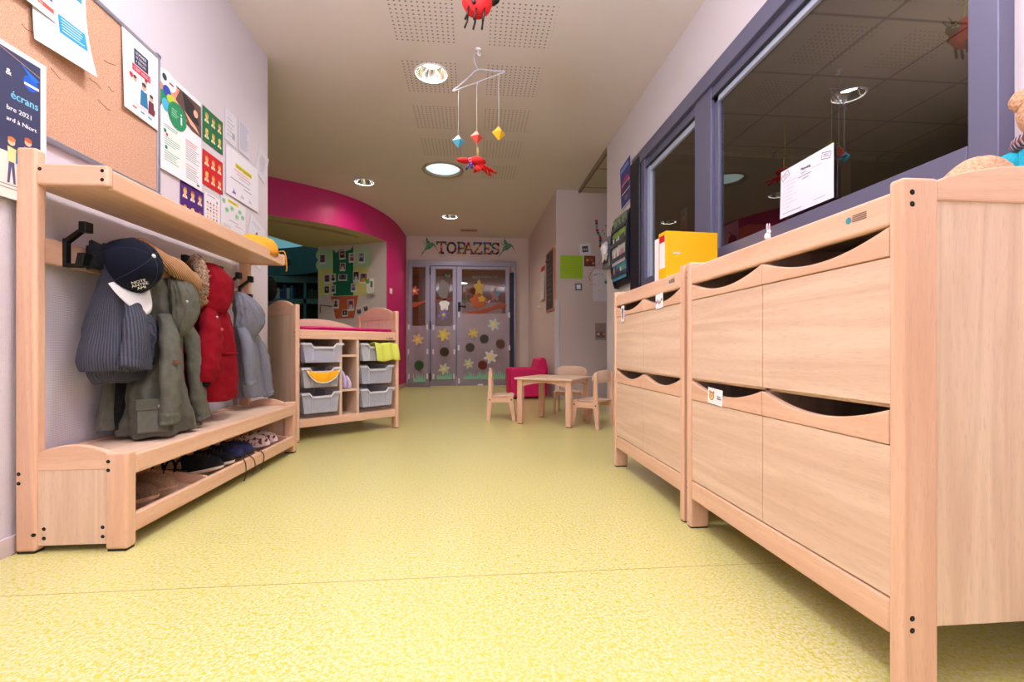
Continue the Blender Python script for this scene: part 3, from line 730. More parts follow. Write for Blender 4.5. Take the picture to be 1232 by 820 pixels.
cut('paper_leaf', 'grey paper leaf shape on the middle leaf above its branch', 'paper cut-out', blob(-0.49, 1.68, .09, .17, 4, .1), (128, 122, 124), 7.96)
cut('paper_leaf', 'white paper leaf shape on the middle leaf below its branch', 'paper cut-out', blob(-0.48, 1.42, .08, .10, 5, .15), (246, 246, 250), 7.96)
cut('paper_leaf', 'orange-brown paper leaf cluster above the long branch', 'paper cut-out', blob(0.11, 1.49, .14, .12, 7, .15), (176, 88, 50), 7.96, extra=[(blob(.17, 1.53, .06, .05, 5, .2), (196, 160, 60))])
cut('paper_leaf', 'yellow-brown paper leaf above the orange-brown cluster', 'paper cut-out', blob(0.12, 1.72, .08, .12, 5, .25), (190, 156, 80), 7.96)
cut('paper_leaf', 'teal and pink paper leaf at the right of the right leaf', 'paper cut-out', blob(0.40, 1.60, .07, .10, 5, .3), (150, 110, 120), 7.96, extra=[(blob(.45, 1.63, .04, .04, 3, .3), (60, 140, 160))])
for x, z, c, lb in ((-.06, 1.70, (120, 80, 50), 'brown paper butterfly on the right leaf'), (-.12, 1.50, (60, 120, 100), 'small green paper butterfly on the right leaf'), (-.42, 1.93, (60, 130, 100), 'green paper butterfly at the top of the middle leaf'), (.27, 1.49, (216, 150, 170), 'pink paper butterfly on the right leaf')):
    cut('paper_butterfly', lb, 'paper cut-out', [(x, z - .01), (x - .04, z + .03), (x - .045, z), (x - .02, z - .03), (x, z - .015), (x + .02, z - .03), (x + .045, z), (x + .04, z + .03)], c, 7.96)
m = MB(); text(m, 'BIENVENUE', 0, 0, 0, 0.075, paint(120, 130, 124, .7), width=0.44)
tag(m.build('welcome_lettering', paint(120, 130, 124, .7), mtx=face_matrix((0.0, 7.985, 1.885), (0, -1, 0))), 'thin grey BIENVENUE lettering at the top of the right door leaf', 'lettering')

# patchwork TOPAZES letters: one thing per letter
pal = [(206, 60, 50), (40, 70, 140), (214, 170, 50), (70, 140, 80), (196, 90, 40), (50, 120, 160)]
def patch_mat():
    m, nt, p = node_mat('patchwork_paper')
    tc = add(nt, 'ShaderNodeTexCoord'); v = add(nt, 'ShaderNodeTexVoronoi'); v.inputs['Scale'].default_value = 26
    nt.links.new(tc.outputs['Object'], v.inputs['Vector'])
    sep = add(nt, 'ShaderNodeSeparateColor'); nt.links.new(v.outputs['Color'], sep.inputs[0])
    cr = add(nt, 'ShaderNodeValToRGB'); cr.color_ramp.interpolation = 'CONSTANT'
    els = cr.color_ramp.elements
    els[0].color = rgb(*pal[0]); els[1].position = 1 / 6; els[1].color = rgb(*pal[1])
    for k in range(2, 6):
        e = els.new(k / 6); e.color = rgb(*pal[k])
    nt.links.new(sep.outputs[0], cr.inputs[0]); nt.links.new(cr.outputs[0], p.inputs['Base Color'])
    p.inputs['Roughness'].default_value = 0.6
    return m
PM = patch_mat()
def letter_strokes(ch):
    return {'T': [[(0, 1), (1, 1)], [(0, 1), (0, .82)], [(1, 1), (1, .82)], [(.5, 1), (.5, 0)], [(.25, 0), (.75, 0)]],
            'O': [[(.5 + .45 * math.cos(t), .5 + .48 * math.sin(t)) for t in [2 * PI * k / 20 for k in range(21)]]],
            'P': [[(.15, 0), (.15, 1)], [(0, 0), (.4, 0)], [(0, 1), (.6, 1), (.9, .9), (.95, .72), (.85, .52), (.6, .45), (.15, .45)]],
            'A': [[(.05, 0), (.5, 1), (.95, 0)], [(.25, .35), (.75, .35)], [(-.1, 0), (.25, 0)], [(.75, 0), (1.1, 0)]],
            'Z': [[(.05, .82), (.05, 1), (.95, 1), (.05, 0), (.95, 0), (.95, .18)]],
            'E': [[(.15, 0), (.15, 1)], [(0, 1), (.9, 1), (.9, .8)], [(.15, .5), (.65, .5)], [(.65, .6), (.65, .4)], [(0, 0), (.95, 0), (.95, .2)]],
            'S': [[(.9, .75), (.88, .9), (.6, 1), (.3, .98), (.08, .82), (.12, .62), (.5, .5), (.88, .38), (.92, .18), (.7, .02), (.4, 0), (.12, .08), (.08, .28)], [(.9, 1), (.9, .75)]]}[ch]
def ribbon(m, pts, hw, y0, y1):
    for (a, c), (d, e) in zip(pts, pts[1:]):
        L = math.hypot(d - a, e - c) or 1; nx, nz = -(e - c) / L * hw, (d - a) / L * hw; tx, tz = (d - a) / L * hw * .6, (e - c) / L * hw * .6
        m.prism([(a + nx - tx, c + nz - tz), (a - nx - tx, c - nz - tz), (d - nx + tx, e - nz + tz), (d + nx + tx, e + nz + tz)], 'y', y0, y1)
xs = [-0.61, -0.44, -0.25, -0.145, 0.03, 0.205, 0.345]; ws = [.15, .16, .13, .16, .145, .13, .13]
for ch, x, wd in zip('TOPAZES', xs, ws):
    m = MB()
    for st in letter_strokes(ch): ribbon(m, [(px * wd, pz * 0.185) for px, pz in st], 0.0165, 0, 0.004)
    o = m.build('paper_letter', PM, mtx=Matrix.Translation((x, 8.024, 2.335 + 0.0 * x)))
    tag(o, {'T': 'patchwork coloured paper letter T above the door', 'O': 'patchwork coloured paper letter O above the door', 'P': 'patchwork coloured paper letter P above the door', 'A': 'patchwork coloured paper letter A above the door', 'Z': 'patchwork coloured paper letter Z above the door', 'E': 'patchwork coloured paper letter E above the door', 'S': 'patchwork coloured paper letter S above the door'}[ch], 'letter', 'patchwork letters above the door')
def marbled():
    m, nt, p = node_mat('green_foil_paper')
    tc = add(nt, 'ShaderNodeTexCoord'); n = add(nt, 'ShaderNodeTexNoise'); n.inputs['Scale'].default_value = 30; nt.links.new(tc.outputs['Object'], n.inputs['Vector'])
    cr = add(nt, 'ShaderNodeValToRGB'); cr.color_ramp.elements[0].position = .4; cr.color_ramp.elements[0].color = rgb(14, 84, 54); cr.color_ramp.elements[1].position = .6; cr.color_ramp.elements[1].color = rgb(90, 170, 130)
    nt.links.new(n.outputs['Fac'], cr.inputs[0]); nt.links.new(cr.outputs[0], p.inputs['Base Color']); p.inputs['Roughness'].default_value = .4
    return m
GF = marbled()
def hummingbird(x, z, lb, s=1.0):
    o = thing('paper_hummingbird', lb, 'paper bird', (x, 8.024, z), group='green paper hummingbirds')
    MB().prism([(-.03, .0), (.03, .035), (.07, .05), (.10, .045), (.12, .02), (.10, -.005), (.05, -.05), (-.01, -.075), (-.05, -.085), (-.04, -.04)], 'y', 0, .004).build('body', GF, o)
    MB().prism([(-.01, .02), (-.03, .07), (-.02, .15), (.01, .10), (.05, .05)], 'y', -.004, 0).prism([(-.02, .01), (-.09, .09), (-.05, .02)], 'y', -.003, .001).build('wing', GF, o)
    MB().prism([(-.03, -.05), (-.09, -.13), (-.135, -.21), (-.07, -.13), (-.02, -.07)], 'y', 0, .004).build('tail', GF, o)
    MB().prism([(.115, .03), (.185, -.10), (.11, .005)], 'y', 0, .004).build('beak', paint(40, 60, 60, .5), o)
hummingbird(-0.775, 2.46, 'green paper hummingbird at the left of the door lettering')
hummingbird(0.585, 2.47, 'green paper hummingbird at the right of the door lettering')

# ------------------------------------------------------------------ drawer cabinets on the right
def bolts(parent, pts, world=True, r=0.006):
    for p in pts:
        MB().lathe([(0.0005, 0.0005), (r * .75, 0.0008), (r, -0.0004), (r, -0.004)], n=12).build('bolt', M['blackhole'], parent, mtx=None).matrix_basis = (mtx_of(parent).inverted() if world else Matrix.Identity(4)) @ p
def face_y(x, y, z): return Matrix.Translation((x, y, z)) @ Matrix.Rotation(PI / 2, 4, 'X')
def face_x(x, y, z): return Matrix.Translation((x, y, z)) @ Matrix.Rotation(PI / 2, 4, 'Y')
def arch(y0, y1, z, h, n=14, flat=0.0): return [(y0 + (y1 - y0) * k / n, z + h * math.sin(PI * k / n) ** .8) for k in range(n + 1)]
FX, BX = 0.788, 1.352
def cabinet(y0, y1, split, label):
    t = thing('drawer_cabinet', label, 'cabinet', ((FX + BX) / 2, (y0 + y1) / 2, 0), group='beech drawer cabinets along the right wall')
    for ya in (y0, y1 - 0.031):
        for xa in (FX, BX - 0.072):
            MB().box(xa, xa + 0.072, ya, ya + 0.031, 0.004, 0.967).build('post', BEECH['z'], t, world=True, bevel=0.007, seg=3)
            MB().box(xa + .004, xa + 0.068, ya + .004, ya + 0.027, 0, 0.005).build('foot_pad', M['black'], t, world=True)
        yb = ya + 0.006
        tp = [(FX + 0.068 + (BX - FX - .136) * k / 16, 0.962 + 0.036 * math.sin(PI * k / 16) ** .75) for k in range(17)]
        MB().strip(tp, [(p[0], 0.926) for p in tp], 'y', ya + .002, ya + 0.027).build('end_rail', BEECH['x'], t, world=True, bevel=0.003)
        MB().box(FX + 0.07, BX - 0.07, yb, yb + 0.019, 0.135, 0.928).build('end_panel', LAM['z'], t, world=True)
        sgn = 1 if ya == y0 else -1
        if ya == y0: bolts(t, [face_y(FX + .018, ya + .0002, z) for z in (.939, .917, .155, .133)] + [face_y(BX - .018, ya + .0002, z) for z in (.939, .917)])
    a, c = y0 + 0.031, y1 - 0.031
    MB().box(FX + .004, FX + .026, a, c, 0.886, 0.948).build('top_rail', BEECH['y'], t, world=True, bevel=0.005)
    MB().box(FX + .004, FX + .026, a, c, 0.108, 0.174).build('bottom_rail', BEECH['y'], t, world=True, bevel=0.005)
    MB().box(FX + .02, BX - .01, a, c, 0.922, 0.940).build('top_board', LAM['y'], t, world=True, bevel=.002)
    MB().box(FX + .03, BX - .02, a, c, 0.14, 0.158).build('bottom_board', LAM['y'], t, world=True)
    MB().box(BX - .02, BX - .01, a, c, 0.15, 0.93).build('back_panel', LAM['y'], t, world=True)
    MB().box(FX + .022, BX - .02, split - .009, split + .009, .158, .92).build('divider', LAM['z'], t, world=True)
    MB().box(FX + .022, BX - .02, a, c, .537, .553).build('middle_shelf', LAM['y'], t, world=True)
    for (ya, yb) in ((a + .001, split - .0012), (split + .0012, c - .001)):
        for (z0, zs, zt) in ((0.5455, 0.827, 0.884), (0.178, 0.468, 0.535)):
            dr = MB().box(FX + .006, FX + .024, ya, yb, z0, zs - .0015).build('drawer', LAM['y'], t, world=True, bevel=.0012)
            n = 20; top = []
            for k in range(n + 1):
                u = k / n; q = min(1, max(0, (u - .01) / .98))
                top.append((ya + (yb - ya) * u, zt - 0.036 * math.sin(PI * q) ** .85))
            o = MB().strip(top, [(p[0], zs) for p in top], 'x', FX + .003, FX + .024).build('pull_strip', BEECH['y'], dr, bevel=.003)
            o.data.transform(mtx_of(t).inverted())
            MB().box(FX + .024, FX + .45, ya + .02, yb - .02, z0 + .02, z0 + .03).box(FX + .44, FX + .45, ya + .02, yb - .02, z0 + .03, zs - .02).box(FX + .024, FX + .45, ya + .02, ya + .03, z0 + .03, zs - .03).box(FX + .024, FX + .45, yb - .03, yb - .02, z0 + .03, zs - .03).build('drawer_box', paint(34, 30, 28, .8), dr).data.transform(mtx_of(t).inverted())  # box coloured near-black to put shade into the gaps above the drawers
    return t
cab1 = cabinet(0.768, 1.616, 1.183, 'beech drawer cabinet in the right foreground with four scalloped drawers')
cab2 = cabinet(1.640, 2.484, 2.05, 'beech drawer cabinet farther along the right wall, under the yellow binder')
# maker's stamp on the top rails: small blue-green disc and grey print
for y, z in ((0.862, 0.921), (1.735, 0.921)):
    m = MB(); m.prism(circle(0.032, 0, 0.007, 16), 'z', 0, 0.0003, paint(60, 150, 170, .5))
    for k in range(4): m.box(-.012, .022, -.006 + k * .004, -.0045 + k * .004, 0, .0003, paint(90, 80, 80, .6))
    o = m.build('maker_stamp', paint(60, 150, 170, .5), cab1 if y < 1.6 else cab2)
    o.matrix_basis = mtx_of(o.parent).inverted() @ face_matrix((FX + .0035, y, z), (-1, 0, 0)) @ Matrix.Scale(-1, 4, (1, 0, 0))
# label cards stuck to drawers
s = Sheet(0.088, 0.052, (244, 244, 248)); s.disc(.27, .5, .17, (196, 130, 60)).disc(.27, .48, .12, (236, 196, 130), 2).disc(.22, .55, .018, (40, 30, 20), 3).disc(.32, .55, .018, (40, 30, 20), 3).disc(.27, .45, .025, (110, 60, 40), 3).disc(.13, .75, .05, (196, 130, 60)).disc(.41, .75, .05, (196, 130, 60)).rect(.65, .38, .92, .46, (90, 90, 100), 1).rect(.65, .52, .88, .58, (90, 90, 100), 1)
s.put('name_card', (FX + .0015, 1.466, 0.472), (-1, 0, 0), 'white card with a lion drawing on the lower drawer of the near cabinet', 'label card', tilt=-.06)
s = Sheet(0.046, 0.082, (244, 244, 248)); s.rect(.25, .5, .7, .85, (40, 40, 44)).rect(.3, .2, .7, .55, (190, 30, 50), 2).rect(.3, .08, .7, .12, (80, 120, 190), 1)
s.put('name_card', (FX + .0015, 2.355, 0.795), (-1, 0, 0), 'tall white card with a red and black figure on the far cabinet', 'label card', tilt=.03)
s = Sheet(0.075, 0.062, (240, 240, 248))
for k, c in enumerate([(30, 60, 150), (120, 170, 220), (210, 60, 60), (220, 180, 60), (60, 140, 90)]): s.disc(.15 + .17 * k, .45 + .1 * math.sin(k * 2), .09, c)
s.put('name_card', (FX + .0015, 1.90, 0.822), (-1, 0, 0), 'square white card with coloured beads drawing on the far cabinet', 'label card', tilt=.05)

# ------------------------------------------------------------------ coat rack bench on the left
def coat_rack():
    t = thing('coat_rack_bench', 'beech coat rack with shelf, hook rail and shoe bench on the left wall', 'coat rack', (-1.28, 2.27, 0))
    W = dict(world=True)
    for ya, sg in ((1.57, 1), (2.955, -1)):
        yb = ya + 0.04
        MB().box(-1.443, -1.381, ya, yb, 0.006, 1.292).build('rear_post', BEECH['z'], t, bevel=.010, seg=3, **W)
        MB().box(-1.438, -1.386, ya + .004, yb - .004, 0, .007).build('foot_pad', M['black'], t, **W)
        MB().box(-1.174, -1.106, ya - .004, yb, 0.006, 0.320).build('front_post', BEECH['z'], t, bevel=.010, seg=3, **W)
        MB().box(-1.168, -1.112, ya, yb - .004, 0, .007).build('foot_pad', M['black'], t, **W)
        tp = [(-1.384 + .212 * k / 12, 0.318 + 0.026 * math.sin(PI * k / 12) ** .8 - .006 * k / 12) for k in range(13)]
        MB().strip(tp, [(p[0], .262) for p in tp], 'y', ya + .008, ya + .032).build('end_rail', BEECH['x'], t, bevel=.002, **W)
        MB().box(-1.382, -1.172, ya + .010, ya + .028, .022, .263).build('end_panel', LAM['z'], t, **W)
        MB().box(-1.384, -1.171, ya + .004, ya + .030, 1.176, 1.244).build('shelf_arm', BEECH['x'], t, bevel=.008, seg=3, **W)
    bolts(t, [face_y(-1.43, 1.5695, z) for z in (.255, .225)] + [face_y(-1.40 + .012, 1.5695, .06)] + [face_y(-1.163, 1.5655, z) for z in (.29, .262)]
          + [face_y(-1.365, 1.5795, z) for z in (.075, .045)] + [face_y(-1.19, 1.5795, z) for z in (.075, .045)] + [face_y(-1.187, 1.5735, z) for z in (1.225, 1.196)] + [face_y(-1.372, 1.5735, 1.225)]
          + [face_y(-1.187, 2.9585, z) for z in (1.225, 1.196)])
    # upper shelf: board with a rounded front lip
    MB().box(-1.44, -1.178, 1.60, 2.96, 1.184, 1.202).build('shelf_board', BEECH['y'], t, bevel=.002, **W)
    MB().box(-1.196, -1.172, 1.602, 2.955, 1.172, 1.236).build('shelf_lip', BEECH['y'], t, bevel=.006, seg=3, **W)
    # hook rail
    MB().box(-1.436, -1.414, 1.61, 2.955, 0.938, 1.022).build('hook_rail', BEECH['y'], t, bevel=.004, **W)
    for y in (1.715, 1.945, 2.27, 2.56, 2.76, 2.90):
        m = MB()
        m.box(-1.414, -1.402, y - .011, y + .011, .935, 1.035)
        m.prism([(-1.414, 1.03), (-1.402, 1.02), (-1.352, 1.062), (-1.352, 1.078)], 'y', y - .010, y + .010)
        m.box(-1.358, -1.334, y - .017, y + .017, 1.058, 1.094)
        m.prism([(-1.414, .948), (-1.414, .935), (-1.36, .935), (-1.36, .948)], 'y', y - .010, y + .010)
        m.prism([(-1.372, .935), (-1.346, .942), (-1.336, .985), (-1.362, .985)], 'y', y - .016, y + .016)
        m.build('coat_hook', M['black'], t, bevel=.002, **W)
    # seat and rails
    MB().box(-1.44, -1.126, 1.60, 2.965, .274, .298).build('seat_board', LAM['y'], t, bevel=.003, **W)
    MB().box(-1.128, -1.107, 1.606, 2.955, .240, .306).build('seat_rail', BEECH['y'], t, bevel=.007, seg=3, **W)
    MB().box(-1.442, -1.42, 1.606, 2.955, .240, .306).build('rear_rail', BEECH['y'], t, bevel=.003, **W)
    # sloping shoe tray with dividers
    MB().box(-1.128, -1.107, 1.606, 2.955, .048, .110).build('tray_lip', BEECH['y'], t, bevel=.007, seg=3, **W)
    MB().prism([(-1.43, .105), (-1.12, .048), (-1.12, .060), (-1.43, .117)], 'y', 1.606, 2.955).build('tray_board', LAM['y'], t, **W)
    MB().box(-1.442, -1.425, 1.606, 2.955, .10, .17).build('tray_back', BEECH['y'], t, bevel=.003, **W)
    for y in (1.63, 2.06, 2.52, 2.93):
        MB().prism([(-1.425, .114), (-1.13, .060), (-1.13, .098), (-1.15, .108), (-1.425, .15)], 'y', y, y + .018).build('tray_divider', BEECH['x'], t, bevel=.003, **W)
    return t
coat_rack()

# ------------------------------------------------------------------ notice board and sheets on the left wall
t = thing('cork_board', 'large cork notice board with grey metal frame above the coat rack', 'notice board', (XL, 1.7, 1.68))
MB().box(XL + .001, XL + .012, 0.80, 2.235, 1.375, 1.99).build('cork_panel', M['cork'], t, world=True)
for nm, a in (('frame_edge', (0.79, 2.246, 1.357, 1.377)), ('frame_edge', (0.79, 2.246, 1.986, 2.004)), ('frame_edge', (2.228, 2.246, 1.377, 1.986)), ('frame_edge', (0.79, 0.808, 1.377, 1.986))):
    MB().box(XL + .001, XL + .020, *a).build(nm, M['alu'], t, world=True, bevel=.003)
for y, z in ((2.246, 1.36), (2.246, 2.0)): MB().box(XL + .001, XL + .022, y - .025, y + .002, z - .004, z + .012).build('corner_cap', paint(110, 112, 130, .4), t, world=True, bevel=.003)
m = MB(); random.seed(5)
for (y0, z0, n) in ((1.93, 1.79, 3), (1.86, 1.68, 3), (1.90, 1.62, 4), (1.70, 1.62, 2), (1.95, 1.70, 2), (1.60, 1.70, 3)):
    p = [(XL + .0125, y0, z0)]
    for k in range(n): p.append((XL + .0125, p[-1][1] + random.uniform(.012, .022), p[-1][2] + random.uniform(-.012, .008)))
    m.tube(p, .0011, n=4)
m.build('scratch_marks', paint(140, 84, 40, .8), t, world=True)['kind'] = 'stuff'
BRD = XL + 0.0165; WLL = XL + 0.0045
NL = (1, 0, 0)
# navy poster
s = Sheet(0.42, 0.48, (236, 232, 240), curl=lambda x, y: .012 * x ** 3 + .003)
s.rect(0, .30, .955, .965, (52, 56, 92)).rect(0, .0, .955, .30, (238, 222, 214))
s.text('&', .70, .80, .065, (250, 250, 255), bold=.0006).text('écrans', .735, .66, .085, (120, 200, 235), bold=.0006, width=.20).text('bre 2021', .705, .575, .05, (230, 232, 240), bold=.0004, width=.18).text('ard à Niort', .705, .505, .045, (240, 240, 250), bold=.0004, width=.22).text('Les', .48, .80, .09, (250, 250, 255))
s.disc(.88, .82, .055, (20, 90, 200), 2, ry=.06).poly([(.80, .92), (.95, .86), (.90, .84)], (20, 110, 220), 3).rect(.83, .795, .94, .812, (240, 240, 250), 4)
s.poly([(.66, .95), (.95, .89), (.95, .895), (.66, .955)], (180, 150, 120), 4)
for x, y, c1, c2, h in ((.86, .37, (232, 120, 140), (70, 90, 160), (190, 90, 50)), (.74, .33, (236, 214, 150), (80, 80, 120), (210, 120, 60)), (.60, .33, (120, 150, 200), (60, 60, 100), (90, 60, 50))):
    s.poly([(x - .02, y - .09), (x + .02, y - .09), (x + .03, y - .23), (x + .014, y - .23), (x, y - .12), (x - .014, y - .23), (x - .03, y - .23)], c2, 3).poly([(x - .024, y - .09), (x + .024, y - .09), (x + .034, y), (x - .028, y + .008)], c1, 3).disc(x, y + .04, .026, (238, 190, 160), 3).disc(x, y + .058, .028, h, 4, ry=.018)
s.rect(.77, .24, .81, .30, (60, 120, 180), 4).lines(.66, .085, .27, 2, .022, (120, 80, 90), .005)
s.disc(.88, .02, .04, (220, 110, 80), 3).disc(.88, .03, .028, (150, 150, 200), 4)
s.put('poster', (BRD, 1.242, 1.12), NL, 'curled navy blue poster with the word écrans at the left edge of the cork board', 'poster')
# big white sheet and the one over it
s = Sheet(0.21, 0.297, (240, 240, 248), curl=lambda x, y: .004 + .035 * (1 - y) ** 2 * (.3 + .9 * x))
s.rect(.08, .86, .92, .93, (60, 150, 205)).lines(.1, .80, .8, 4, .025, (130, 180, 215)).rect(.10, .55, .24, .66, (230, 190, 120)).disc(.15, .66, .03, (220, 70, 60), 2).disc(.22, .60, .04, (90, 110, 170), 2).lines(.35, .64, .55, 4, .025, (150, 150, 165)).rect(.42, .28, .93, .50, (34, 148, 206)).lines(.47, .46, .4, 5, .035, (190, 225, 245), .012, 3).lines(.08, .44, .28, 5, .018, (170, 170, 180), .004)
s.put('paper_sheet', (BRD, 1.622, 1.668), NL, 'white sheet with blue text boxes hanging curled from the cork board', 'sheet')
s = Sheet(0.21, 0.25, (244, 244, 250), curl=lambda x, y: .010 + .004 * (1 - y))
s.rect(.35, .06, .56, .20, (30, 150, 200)).rect(.35, .05, .56, .09, (240, 246, 250), 2).poly([(.60, .10), (.95, .09), (.95, .15), (.60, .16)], (232, 86, 74), 2).text('ECTES', .62, .105, .05, (255, 235, 230), 3).rect(.66, .2, .8, .34, (230, 180, 130)).rect(.82, .24, .93, .34, (70, 90, 150)).lines(.6, .4, .3, 4, .04, (120, 170, 210))
s.put('paper_sheet', (BRD + .004, 1.487, 1.772), NL, 'white leaflet overlapping the larger curled sheet at the top of the cork board', 'sheet')
# small poster with navy and red boxes
s = Sheet(0.215, 0.33, (242, 240, 246), curl=lambda x, y: .003 + .010 * (1 - y) * (1 - x))
s.rect(.30, .66, .70, .86, (34, 40, 78)).text('LE MONDE', .34, .80, .075, (240, 240, 250), bold=.0003, width=.3).text('DE DEMAIN', .34, .745, .075, (240, 240, 250), width=.3).text('A BESOIN', .34, .69, .075, (240, 240, 250), width=.28)
s.rect(.24, .56, .76, .65, (214, 36, 72)).text("C'EST VOUS !", .27, .583, .09, (255, 240, 245), 3, width=.46)
for x, y, c, sc in ((.30, .40, (250, 250, 250), 1), (.56, .36, (40, 120, 170), 1.3), (.78, .30, (110, 40, 60), 1.1), (.62, .48, (225, 225, 235), .8)):
    s.poly([(x - .09 * sc, y - .14 * sc), (x + .09 * sc, y - .14 * sc), (x + .07 * sc, y + .02 * sc), (x - .07 * sc, y + .02 * sc)], c, 3).disc(x, y + .06 * sc, .05 * sc, (226, 170, 140), 4).disc(x, y + .085 * sc, .052 * sc, (60, 50, 60), 5, ry=.03 * sc)
s.rect(.12, .36, .24, .52, (236, 220, 214)).disc(.20, .48, .05, (200, 40, 50), 4).rect(.72, .18, .9, .24, (60, 40, 90), 2).lines(.28, .15, .5, 2, .02, (150, 150, 160), .005).rect(.22, .075, .34, .10, (220, 90, 100)).rect(.46, .075, .58, .10, (120, 150, 190)).rect(.68, .075, .80, .10, (80, 160, 200))
s.put('poster', (BRD, 2.012, 1.655), NL, "small poster with C'EST VOUS in a red box on the cork board", 'poster')
# green i poster
s = Sheet(0.325, 0.477, (240, 240, 246), curl=lambda x, y: .002 + .006 * (1 - y))
s.rect(.0, .60, 1, .95, (96, 70, 66)).poly([(.0, .95), (.45, .93), (.3, .74), (0, .78)], (226, 150, 120), 2).poly([(.2, .86), (.55, .72), (.62, .66), (.4, .70)], (232, 168, 138), 3).poly([(.50, .95), (.80, .90), (.95, .72), (.62, .70)], (44, 36, 44), 2).poly([(.55, .76), (.85, .68), (.95, .62), (.7, .66)], (230, 174, 150), 3).poly([(.0, .60), (.75, .60), (.1, .72)], (240, 240, 246), 3).disc(.85, .82, .06, (232, 180, 156), 3)
s.disc(.17, .92, .20, (244, 244, 250), 4, ry=.14).disc(.10, .93, .05, (60, 60, 80), 5).rect(.2, .90, .3, .92, (200, 60, 80), 5)
s.disc(.07, .72, .10, (24, 150, 90), 4).disc(.15, .80, .09, (40, 70, 180), 5).disc(.24, .75, .10, (190, 206, 50), 6, ry=.07).disc(.12, .66, .09, (70, 180, 220), 5)
s.disc(.38, .63, .22, (20, 140, 92), 7, ry=.20).text('i', .44, .57, .26, (240, 250, 246), 8, bold=.002).lines(.24, .67, .16, 4, .022, (180, 230, 210), .006, 8)
s.disc(.35, .28, .24, (228, 240, 236), 1, ry=.30).lines(.08, .46, .35, 2, .02, (60, 150, 110)).disc(.10, .40, .03, (20, 140, 92), 3).disc(.14, .37, .025, (210, 60, 60), 3).disc(.12, .24, .03, (20, 140, 92), 3).lines(.08, .34, .36, 4, .022, (110, 160, 140)).lines(.08, .20, .36, 5, .022, (110, 160, 140)).lines(.58, .46, .34, 3, .022, (220, 90, 100)).lines(.58, .39, .36, 7, .022, (140, 140, 150)).lines(.58, .20, .3, 1, .02, (220, 90, 100)).lines(.58, .17, .36, 6, .022, (140, 140, 150)).rect(.86, .03, .93, .05, (60, 60, 80))
s.put('poster', (WLL, 2.257, 1.497), NL, 'tall white poster with a large green oval and letter i beside the cork board', 'poster')
# cards with little portraits
def face_card(y, z, w, h, col, rows, lb, seed):
    random.seed(seed); s = Sheet(w, h, col, t=.001)
    for r in range(rows):
        for c in range(3):
            x = .18 + .32 * c; yy = 1 - (.30 + .46 * r) * (.19 / h)
            s.disc(x, yy - .11, .10, (236, 236, 244), 1, a0=0, a1=PI).disc(x, yy - .03, .05, (232, 190, 110), 2, ry=.085).disc(x, yy + .07, .07, (236, 196, 120), 3, ry=.085).disc(x, yy + .13, .068, random.choice([(206, 140, 60), (240, 200, 90), (180, 100, 50)]), 4, ry=.035).disc(x - .025, yy + .07, .008, (60, 40, 30), 5).disc(x + .025, yy + .07, .008, (60, 40, 30), 5).disc(x, yy + .035, .02, (200, 70, 60), 5, ry=.008)
    s.put('picture_card', (WLL, y, z), NL, lb, 'picture card', 'coloured cards of six little portraits')
face_card(2.604, 1.787, .198, .190, (24, 110, 62), 2, 'green card of six little portraits on the left wall', 1)
face_card(2.604, 1.550, .198, .190, (206, 24, 34), 2, 'red card of six little portraits below the green card', 2)
face_card(2.414, 1.309, .198, .190, (74, 30, 118), 2, 'purple card of little portraits half behind the rack shelf', 3)
s = Sheet(.15, .21, (238, 236, 244)); s.lines(.15, .94, .6, 1, .03, (70, 60, 80), .015).disc(.8, .86, .06, (170, 150, 190)); random.seed(9)
for r in range(4):
    for c in range(4): s.disc(.17 + .2 * c, .74 - .19 * r, .055, random.choice([(110, 70, 50), (60, 50, 50), (220, 170, 90)]), 2).disc(.17 + .2 * c, .72 - .19 * r, .042, (236, 196, 170), 3).rect(.11 + .2 * c, .63 - .19 * r, .23 + .2 * c, .665 - .19 * r, random.choice([(200, 80, 80), (90, 120, 180), (230, 200, 110)]), 2)
s.put('paper_sheet', (WLL, 2.622, 1.305), NL, 'white sheet of many tiny heads between the purple card and the leaf drawings', 'sheet')
s = Sheet(.13, .19, (222, 220, 232)); s.lines(.12, .88, .5, 1, .1, (90, 90, 110)).lines(.15, .74, .6, 5, .13, (150, 150, 170), .02).rect(.62, .2, .85, .4, (170, 170, 190))
s.put('paper_sheet', (WLL, 2.825, 1.895), NL, 'narrow grey printed slip high on the left wall, nearer of two', 'sheet', tilt=-.03)
s = Sheet(.149, .205, (216, 214, 230)); s.lines(.12, .90, .75, 14, .058, (140, 140, 165), .012)
s.put('paper_sheet', (WLL, 2.981, 1.893), NL, 'grey typed page high on the left wall, farther of two', 'sheet')
s = Sheet(.15, .21, (220, 218, 230))
for k in range(7): s.poly([(.3 + .1 * math.sin(k), .2 + .09 * k), (.75 + .1 * math.cos(k), .25 + .09 * k), (.74 + .1 * math.cos(k), .262 + .09 * k), (.3 + .1 * math.sin(k), .212 + .09 * k)], (150, 146, 165))
s.disc(.5, .5, .3, (206, 204, 218), 1, ry=.36)
s.put('child_drawing', (WLL, 3.20, 1.86), NL, 'faint pencil drawing taped askew near the end of the left wall', 'drawing', tilt=-.32)
s = Sheet(.40, .29, (234, 232, 244), curl=lambda x, y: .001 + .004 * x * (1 - y))
s.rect(.26, .66, .78, .76, (236, 224, 50)).text('Auxiliaire Petite Enfance', .29, .685, .055, (50, 50, 60), 3, width=.46).lines(.22, .60, .62, 1, .05, (220, 80, 110), .012).lines(.30, .54, .48, 1, .05, (220, 80, 110), .012).lines(.36, .48, .38, 1, .05, (70, 170, 200), .012).lines(.12, .38, .76, 1, .05, (80, 80, 90), .012).lines(.50, .30, .36, 1, .05, (80, 80, 90), .012)
